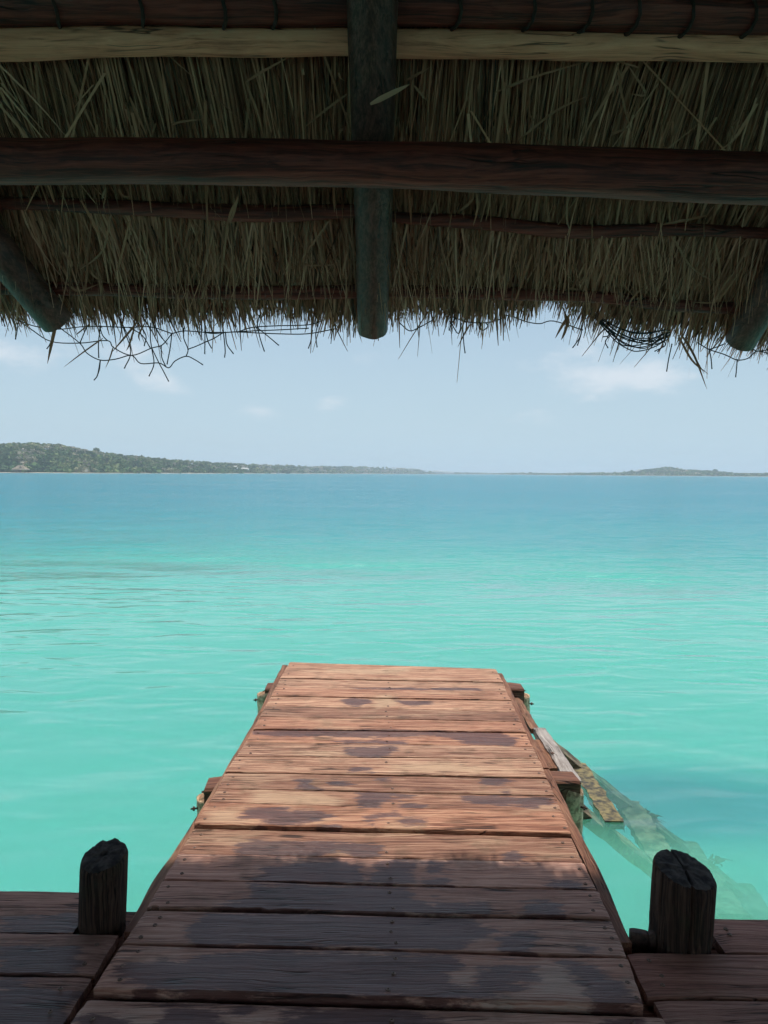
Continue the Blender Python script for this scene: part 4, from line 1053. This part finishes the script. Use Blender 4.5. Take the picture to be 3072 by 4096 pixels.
lo, hi_ = hip(.20, .10), hip(.36, .02)
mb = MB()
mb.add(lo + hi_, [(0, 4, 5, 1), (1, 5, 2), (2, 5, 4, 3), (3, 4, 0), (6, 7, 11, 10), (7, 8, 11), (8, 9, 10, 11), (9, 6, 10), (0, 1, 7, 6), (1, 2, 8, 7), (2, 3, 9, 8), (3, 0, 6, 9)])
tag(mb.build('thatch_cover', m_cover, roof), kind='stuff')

# thatch strands
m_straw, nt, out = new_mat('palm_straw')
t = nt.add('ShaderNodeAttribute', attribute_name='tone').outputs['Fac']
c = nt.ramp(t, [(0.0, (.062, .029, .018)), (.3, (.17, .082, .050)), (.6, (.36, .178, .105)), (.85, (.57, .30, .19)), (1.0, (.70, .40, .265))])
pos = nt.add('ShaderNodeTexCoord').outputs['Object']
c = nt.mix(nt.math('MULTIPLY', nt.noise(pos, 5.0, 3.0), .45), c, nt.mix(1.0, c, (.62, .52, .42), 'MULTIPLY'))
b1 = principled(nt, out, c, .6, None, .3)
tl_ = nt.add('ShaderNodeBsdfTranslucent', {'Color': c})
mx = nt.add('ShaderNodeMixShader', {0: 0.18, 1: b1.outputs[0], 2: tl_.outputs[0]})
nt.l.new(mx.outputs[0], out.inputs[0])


def eave_at(x):
    return np.interp(x, [-3.7, -1.9, -1.69, -1.4, -.9, -.6, -.35, -.06, .2, .5, .72, .85, 1.05, 1.25, 1.6, 3.7],
                     [.03, .02, -.04, .02, .01, .0, -.045, .01, -.01, -.03, -.09, -.07, .01, .085, .11, .09])


def straw(name, n, x0, x1, s_top, s_tip, off, wid, curl, lean, seed, K=6, tone=(.5, .22), drop=0.0, tip_var=.06, clump=0.0, follow=0.0):
    """ribbons from s_top (m up the slope from the eave) down to about s_tip; off = (lo, hi) height above the rafter plane"""
    g = np.random.default_rng(seed)
    x = g.uniform(x0, x1, n)
    if clump:
        x += clump * np.sin(x * 23 + seed) * .5 + clump * np.sin(x * 57 + 1.3 * seed) * .3
    st = g.uniform(*s_top, n)
    tip = g.uniform(*s_tip, n) + g.normal(scale=tip_var, size=n) * .6 - follow * eave_at(x) + .03 * np.sin(x * 9 + seed) + .02 * np.sin(x * 21 + seed * 2) + .022 * np.sin(x * 47 + 3 * np.sin(x * 5)) + .014 * np.sin(x * 103 + seed) + (.03 if follow == 1 else 0) * np.clip(np.sin(x * 3.1 + 1.2 * seed) * np.sin(x * 13.7), -1, .4)
    ln = st - tip
    o0 = g.uniform(*off, n)
    la = g.normal(scale=lean, size=n) + lean * .9 * np.sin(x * 6.3 + seed * 1.7)
    cu = np.abs(g.normal(scale=curl, size=n)) * (g.uniform(size=n) < .75)
    sd = g.normal(scale=curl * .7, size=n)
    w = g.uniform(*wid, n)
    tw = g.normal(scale=.5, size=n)
    tone_v = np.clip(g.normal(tone[0], tone[1], n), 0, 1)
    T = np.linspace(0, 1, K)
    C = np.zeros((n, K, 3)); Wd = np.zeros((n, K, 3))
    for k, q in enumerate(T):
        s = st - ln * q
        lat = la * ln * q + sd * max(0, q - .55) ** 2 * 2.2
        inn = o0 * (1 - .06 * q) - cu * max(0, q - .5) ** 2 * 2.4
        C[:, k, 0] = x + lat
        C[:, k, 1] = EAVE[1] - s * DWN[1] + inn * NRM[1]
        C[:, k, 2] = EAVE[2] - s * DWN[2] + inn * NRM[2] - drop * q * q * ln - cu * max(0, q - .6) ** 2 * 1.5
        a = tw * (.5 + q) + .15 * np.sin(q * 5 + x * 40)
        ww = w * (1.0 if q < .55 else (1 - .75 * ((q - .55) / .45) ** 1.6)) * .5
        Wd[:, k, 0] = np.cos(a) * ww
        Wd[:, k, 1] = np.sin(a) * ww * NRM[1]
        Wd[:, k, 2] = np.sin(a) * ww * NRM[2]
    A, B = C - Wd, C + Wd
    Q = np.stack([A[:, :-1], B[:, :-1], B[:, 1:], A[:, 1:]], 2).reshape(-1, 3)
    tv = np.repeat(tone_v, (K - 1) * 4)
    return quad_mesh(name, Q, tv, m_straw, None, roof)


straw('thatch',  3600, -2.5, 2.5, (1.9, 2.7), (1.20, 1.35), (.13, .18), (.005, .010), .02, .07, 1, 4, (.22, .18))  # upper row toned darker, standing in for the dimness high under the roof
straw('thatch',  3800, -2.8, 2.8, (1.5, 1.9), (.66, .90), (.15, .19), (.005, .010), .01, .05, 11, 3, (.16, .14))  # back row toned dark, painting shade into the gaps
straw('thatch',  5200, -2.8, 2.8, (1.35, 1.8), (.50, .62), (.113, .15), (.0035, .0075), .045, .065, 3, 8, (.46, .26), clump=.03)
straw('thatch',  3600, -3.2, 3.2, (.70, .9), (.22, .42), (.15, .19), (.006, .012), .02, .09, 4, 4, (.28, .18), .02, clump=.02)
straw('thatch',  4200, -3.2, 3.2, (.64, .90), (.13, .33), (.115, .15), (.005, .0105), .13, .15, 5, 10, (.70, .28), .05, .08, clump=.04)  # lower bay toned lighter, painting in the brightness near the eave
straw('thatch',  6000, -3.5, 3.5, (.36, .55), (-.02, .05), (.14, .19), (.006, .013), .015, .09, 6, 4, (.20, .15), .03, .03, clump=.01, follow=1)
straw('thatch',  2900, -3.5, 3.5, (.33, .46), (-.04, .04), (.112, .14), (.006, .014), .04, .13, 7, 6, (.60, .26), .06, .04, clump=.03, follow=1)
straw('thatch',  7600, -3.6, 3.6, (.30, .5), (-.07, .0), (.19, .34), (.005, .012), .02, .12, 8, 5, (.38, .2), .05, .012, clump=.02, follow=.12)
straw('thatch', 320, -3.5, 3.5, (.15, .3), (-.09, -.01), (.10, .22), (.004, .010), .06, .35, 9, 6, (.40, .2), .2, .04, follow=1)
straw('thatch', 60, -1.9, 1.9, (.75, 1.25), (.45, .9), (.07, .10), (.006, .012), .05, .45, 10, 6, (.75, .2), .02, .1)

# single long leaves that hang loose below the rest (each one can be picked out)
def loose_leaf(pts, w, seed, tone=.8):
    L = smooth_line(pts, 5); n = len(L)
    V, T = [], []
    P = [Vector(q[:3]) for q in L]
    rows = []
    for i, p in enumerate(P):
        t_ = (P[min(i + 1, n - 1)] - P[max(i - 1, 0)]).normalized()
        view = Vector((0.35 * math.sin(seed), 1, .2)).normalized()
        s = t_.cross(view).normalized()
        q = i / (n - 1)
        ww = w * .5 * min(1, .45 + q * 3) * (1 - q ** 3 * .92)
        rows.append((p - s * ww, p + view * ww * .35, p + s * ww))
    mb = MB()
    mb.add([v for r_ in rows for v in r_], [(3 * i + k, 3 * i + k + 1, 3 * i + 4 + k, 3 * i + 3 + k) for i in range(n - 1) for k in range(2)])
    o = mb.build('loose_leaf', m_straw, roof, True)
    at = o.data.attributes.new('tone', 'FLOAT', 'POINT'); at.data.foreach_set('value', np.full(len(o.data.vertices), tone, np.float32))
    return o


LEAVES = [([(-0.483, 2.603, 2.831), (-0.407, 2.573, 2.858), (-0.309, 2.537, 2.888)], 0.009, 0.6), ([(-0.483, 2.603, 2.831), (-0.456, 2.675, 2.769), (-0.443, 2.747, 2.706)], 0.009, 0.6), ([(-0.136, 2.63, 2.808), (-0.22, 2.673, 2.77), (-0.298, 2.719, 2.731)], 0.009, 0.6), ([(-0.768, 2.712, 2.737), (-0.724, 2.703, 2.745), (-0.649, 2.696, 2.75)], 0.009, 0.6), ([(-1.171, 2.539, 2.887), (-1.205, 2.632, 2.806), (-1.238, 2.745, 2.708)], 0.009, 0.6), ([(-0.892, 2.642, 2.798), (-0.863, 2.749, 2.704)], 0.009, 0.6), ([(0.373, 2.624, 2.813), (0.493, 2.588, 2.845), (0.67, 2.549, 2.878)], 0.009, 0.6), ([(0.473, 2.749, 2.704), (0.592, 2.67, 2.773), (0.702, 2.629, 2.809)], 0.009, 0.6), ([(0.845, 2.562, 2.867), (0.722, 2.541, 2.885), (0.671, 2.552, 2.876), (0.665, 2.612, 2.824), (0.66, 2.681, 2.763)], 0.009, 0.6), ([(0.773, 2.556, 2.872), (0.815, 2.634, 2.804), (0.89, 2.741, 2.711)], 0.009, 0.6), ([(0.81, 2.729, 2.722), (0.866, 2.71, 2.738)], 0.009, 0.6), ([(0.814, 2.562, 2.867), (0.892, 2.625, 2.812), (0.836, 2.625, 2.812)], 0.009, 0.6), ([(0.065, 2.598, 2.836), (0.146, 2.565, 2.865)], 0.009, 0.6), ([(0.094, 2.609, 2.826), (0.144, 2.648, 2.792)], 0.009, 0.6), ([(-0.054, 2.499, 2.71), (0.021, 2.471, 2.734), (0.073, 2.452, 2.75)], 0.018, 0.9), ([(-1.076, 2.862, 2.533), (-1.048, 2.834, 2.557), (-1.085, 2.897, 2.503)], 0.01, 0.62), ([(-0.556, 2.849, 2.545), (-0.598, 2.924, 2.48), (-0.639, 2.946, 2.46)], 0.01, 0.62), ([(-0.568, 2.866, 2.53), (-0.606, 2.92, 2.483), (-0.593, 2.942, 2.464)], 0.01, 0.62), ([(-1.158, 2.869, 2.527), (-1.131, 2.978, 2.432), (-1.152, 3.13, 2.3)], 0.01, 0.62), ([(-1.06, 2.911, 2.49), (-1.143, 3.033, 2.385), (-1.277, 3.106, 2.321)], 0.01, 0.62), ([(-0.852, 2.918, 2.485), (-0.903, 3.104, 2.323), (-0.967, 3.299, 2.154)], 0.01, 0.62), ([(-0.611, 2.924, 2.48), (-0.67, 3.086, 2.338), (-0.729, 3.26, 2.187)], 0.01, 0.62), ([(-0.222, 2.929, 2.475), (-0.335, 3.06, 2.361), (-0.251, 3.076, 2.347), (-0.175, 3.067, 2.355)], 0.01, 0.62), ([(-0.996, 2.933, 2.472), (-1.059, 3.032, 2.385), (-1.143, 3.156, 2.278)], 0.01, 0.62), ([(-1.216, 3.097, 2.329), (-1.207, 3.122, 2.307), (-1.167, 3.143, 2.289)], 0.01, 0.62), ([(-1.114, 3.105, 2.322), (-1.107, 3.139, 2.293), (-1.081, 3.147, 2.286)], 0.01, 0.62), ([(-0.841, 3.087, 2.338), (-0.877, 3.146, 2.287), (-0.938, 3.155, 2.279)], 0.01, 0.62), ([(-0.665, 3.062, 2.36), (-0.637, 3.111, 2.317), (-0.613, 3.157, 2.277)], 0.01, 0.62), ([(-0.541, 3.006, 2.408), (-0.564, 3.102, 2.325), (-0.533, 3.119, 2.31)], 0.01, 0.62), ([(-1.302, 3.033, 2.384), (-1.282, 3.073, 2.35), (-1.305, 3.106, 2.321)], 0.01, 0.62), ([(-0.196, 2.81, 2.579), (-0.198, 2.9, 2.5)], 0.01, 0.62), ([(-1.004, 2.834, 2.558), (-0.994, 2.855, 2.54), (-0.957, 2.861, 2.534)], 0.01, 0.62), ([(-1.334, 3.148, 2.284), (-1.296, 3.174, 2.262), (-1.198, 3.148, 2.285)], 0.01, 0.62), ([(-0.155, 3.035, 2.383), (-0.177, 3.108, 2.319), (-0.15, 3.133, 2.298)], 0.01, 0.62), ([(-0.786, 3.206, 2.234), (-0.753, 3.154, 2.28), (-0.689, 3.086, 2.338)], 0.01, 0.62), ([(0.334, 2.827, 2.564), (0.35, 2.883, 2.515), (0.34, 2.942, 2.464)], 0.01, 0.62), ([(0.39, 2.827, 2.564), (0.393, 2.875, 2.522), (0.387, 2.926, 2.478)], 0.01, 0.62), ([(0.683, 2.839, 2.553), (0.697, 2.909, 2.492), (0.717, 2.95, 2.457)], 0.01, 0.62), ([(1.072, 2.933, 2.472), (1.181, 2.914, 2.488), (1.254, 2.899, 2.501)], 0.01, 0.62), ([(0.087, 2.828, 2.562), (0.099, 2.942, 2.464)], 0.01, 0.62), ([(0.277, 2.897, 2.503), (0.325, 2.862, 2.534), (0.325, 2.827, 2.564)], 0.01, 0.62), ([(0.851, 2.975, 2.435), (0.836, 3.078, 2.346), (0.8, 3.153, 2.28)], 0.01, 0.62), ([(0.812, 3.062, 2.36), (0.8, 3.119, 2.31), (0.822, 3.162, 2.273)], 0.01, 0.62), ([(1.079, 2.997, 2.416), (1.139, 3.101, 2.326), (1.143, 3.16, 2.274)], 0.01, 0.62), ([(0.771, 3.153, 2.28), (0.811, 3.158, 2.276)], 0.01, 0.62), ([(0.472, 3.0, 2.413), (0.467, 3.08, 2.344), (0.445, 3.147, 2.286)], 0.01, 0.62), ([(0.27, 3.001, 2.412), (0.23, 3.081, 2.343), (0.155, 3.166, 2.269)], 0.01, 0.62), ([(0.95, 2.998, 2.415), (0.936, 3.094, 2.332), (0.934, 3.179, 2.258)], 0.01, 0.62), ([(1.134, 2.974, 2.436), (1.252, 3.075, 2.348), (1.43, 3.15, 2.283)], 0.01, 0.62), ([(1.459, 3.074, 2.349), (1.412, 3.193, 2.245), (1.308, 3.203, 2.237)], 0.01, 0.62), ([(1.199, 3.02, 2.396), (1.242, 3.142, 2.29), (1.216, 3.221, 2.221)], 0.01, 0.62), ([(0.638, 2.999, 2.414), (0.689, 3.095, 2.331), (0.66, 3.137, 2.294)], 0.01, 0.62), ([(0.589, 3.031, 2.386), (0.566, 3.146, 2.286), (0.55, 3.216, 2.225)], 0.01, 0.62), ([(1.305, 2.988, 2.424), (1.365, 3.075, 2.348), (1.383, 3.133, 2.298)], 0.01, 0.62), ([(0.353, 3.001, 2.412), (0.367, 3.04, 2.378), (0.346, 3.097, 2.329)], 0.01, 0.62), ([(1.078, 3.143, 2.289), (1.045, 3.213, 2.228), (1.101, 3.286, 2.165)], 0.01, 0.62), ([(1.424, 3.099, 2.327), (1.4, 3.211, 2.23), (1.423, 3.238, 2.206)], 0.01, 0.62), ([(-1.462, 3.33, 2.157), (-1.482, 3.33, 2.075), (-1.504, 3.33, 1.978)], 0.018, 0.6), ([(-1.255, 3.33, 2.092), (-1.343, 3.33, 2.03), (-1.432, 3.33, 1.963)], 0.007, 0.6), ([(-1.209, 3.33, 2.057), (-1.225, 3.33, 2.006), (-1.246, 3.33, 1.959)], 0.007, 0.6), ([(-1.105, 3.33, 2.159), (-1.157, 3.33, 2.098), (-1.22, 3.33, 2.026)], 0.01, 0.6), ([(-1.115, 3.33, 2.139), (-1.137, 3.33, 2.067), (-1.152, 3.33, 2.037)], 0.008, 0.6), ([(-1.069, 3.33, 2.159), (-1.095, 3.33, 2.108), (-1.09, 3.33, 2.078)], 0.008, 0.6), ([(-1.373, 3.33, 2.107), (-1.31, 3.33, 2.158)], 0.006, 0.6), ([(1.329, 3.36, 2.129), (1.389, 3.36, 2.037), (1.45, 3.36, 1.888)], 0.011, 0.6), ([(1.313, 3.36, 2.129), (1.379, 3.36, 2.017), (1.454, 3.36, 1.955)], 0.01, 0.6), ([(1.345, 3.36, 2.119), (1.4, 3.36, 2.017), (1.438, 3.36, 1.955)], 0.006, 0.6), ([(0.384, 3.36, 2.175), (0.353, 3.36, 2.123), (0.326, 3.36, 2.067)], 0.008, 0.6), ([(0.829, 3.36, 2.219), (0.794, 3.36, 2.167), (0.763, 3.36, 2.11)], 0.016, 0.6), ([(0.824, 3.36, 2.198), (0.805, 3.36, 2.136), (0.79, 3.36, 2.103)], 0.014, 0.6), ([(0.803, 3.36, 2.229), (0.814, 3.36, 2.177), (0.825, 3.36, 2.157)], 0.012, 0.6)]
for k, (pl_, w_, tn) in enumerate(LEAVES):
    loose_leaf(pl_, w_, k, tn)

# ------------------------------------------------------------------ cord net caught in the eave
m_cord = plain_mat('dark_cord', (0.030, 0.034, 0.034), 0.85, 0.3, 60.0)
KN = MB()
_bm_v = []
for j, (rz_, rr_) in enumerate([(-.0062, .0), (-.0035, .0052), (0, .0068), (.0035, .0052), (.0062, .0)]):
    for k in range(8):
        _bm_v.append((rr_ * math.cos(k * math.pi / 4), rr_ * math.sin(k * math.pi / 4), rz_))
KN.add(_bm_v, [(j * 8 + k, j * 8 + (k + 1) % 8, (j + 1) * 8 + (k + 1) % 8, (j + 1) * 8 + k) for j in range(4) for k in range(8)])
KNOT = KN.mesh('knot'); KNOT.materials.append(m_cord)


def net(lines, y0, label, seed, sway):
    root = tag(empty('cord_net'), label, 'net', 'torn cord nets hanging from the eave')
    g = random.Random(seed)
    ends = {}
    for ln in lines:
        pts = []
        for (x, z) in ln:
            y = y0 + sway * noise.noise(Vector((x * 2.3, z * 2.3, seed)))
            pts.append((x, y, z))
        L = smooth_line(pts, 5) if len(pts) > 2 else smooth_line([pts[0], tuple((a + b) / 2 + g.uniform(-.006, .006) for a, b in zip(*pts)), pts[1]], 4)
        mb = MB(); mb.tube([tuple(q) for q in L], [.0025 if 0 < i < len(L) - 1 else .0030 for i in range(len(L))], 5, True)
        mb.build('cord', m_cord, root, True)
        for (x, y, z) in (pts[0],):
            ends[(round(x, 2), round(z, 2))] = (x, y, z)
    for p in ends.values():
        o = link('knot', KNOT, None, root, False); o.location = p; o.rotation_euler = (g.uniform(0, 3), g.uniform(0, 3), 0)
        s = g.uniform(.4, .65); o.scale = (s, s, s * 1.2)


net(NET_A, 3.34, 'loose open mesh of dark cord with frayed ends hanging from the eave', 1, .16)
net(NET_B, 3.37, 'bundled dark cord net sagging in a loop from the eave above the brightest cloud', 2, .10)
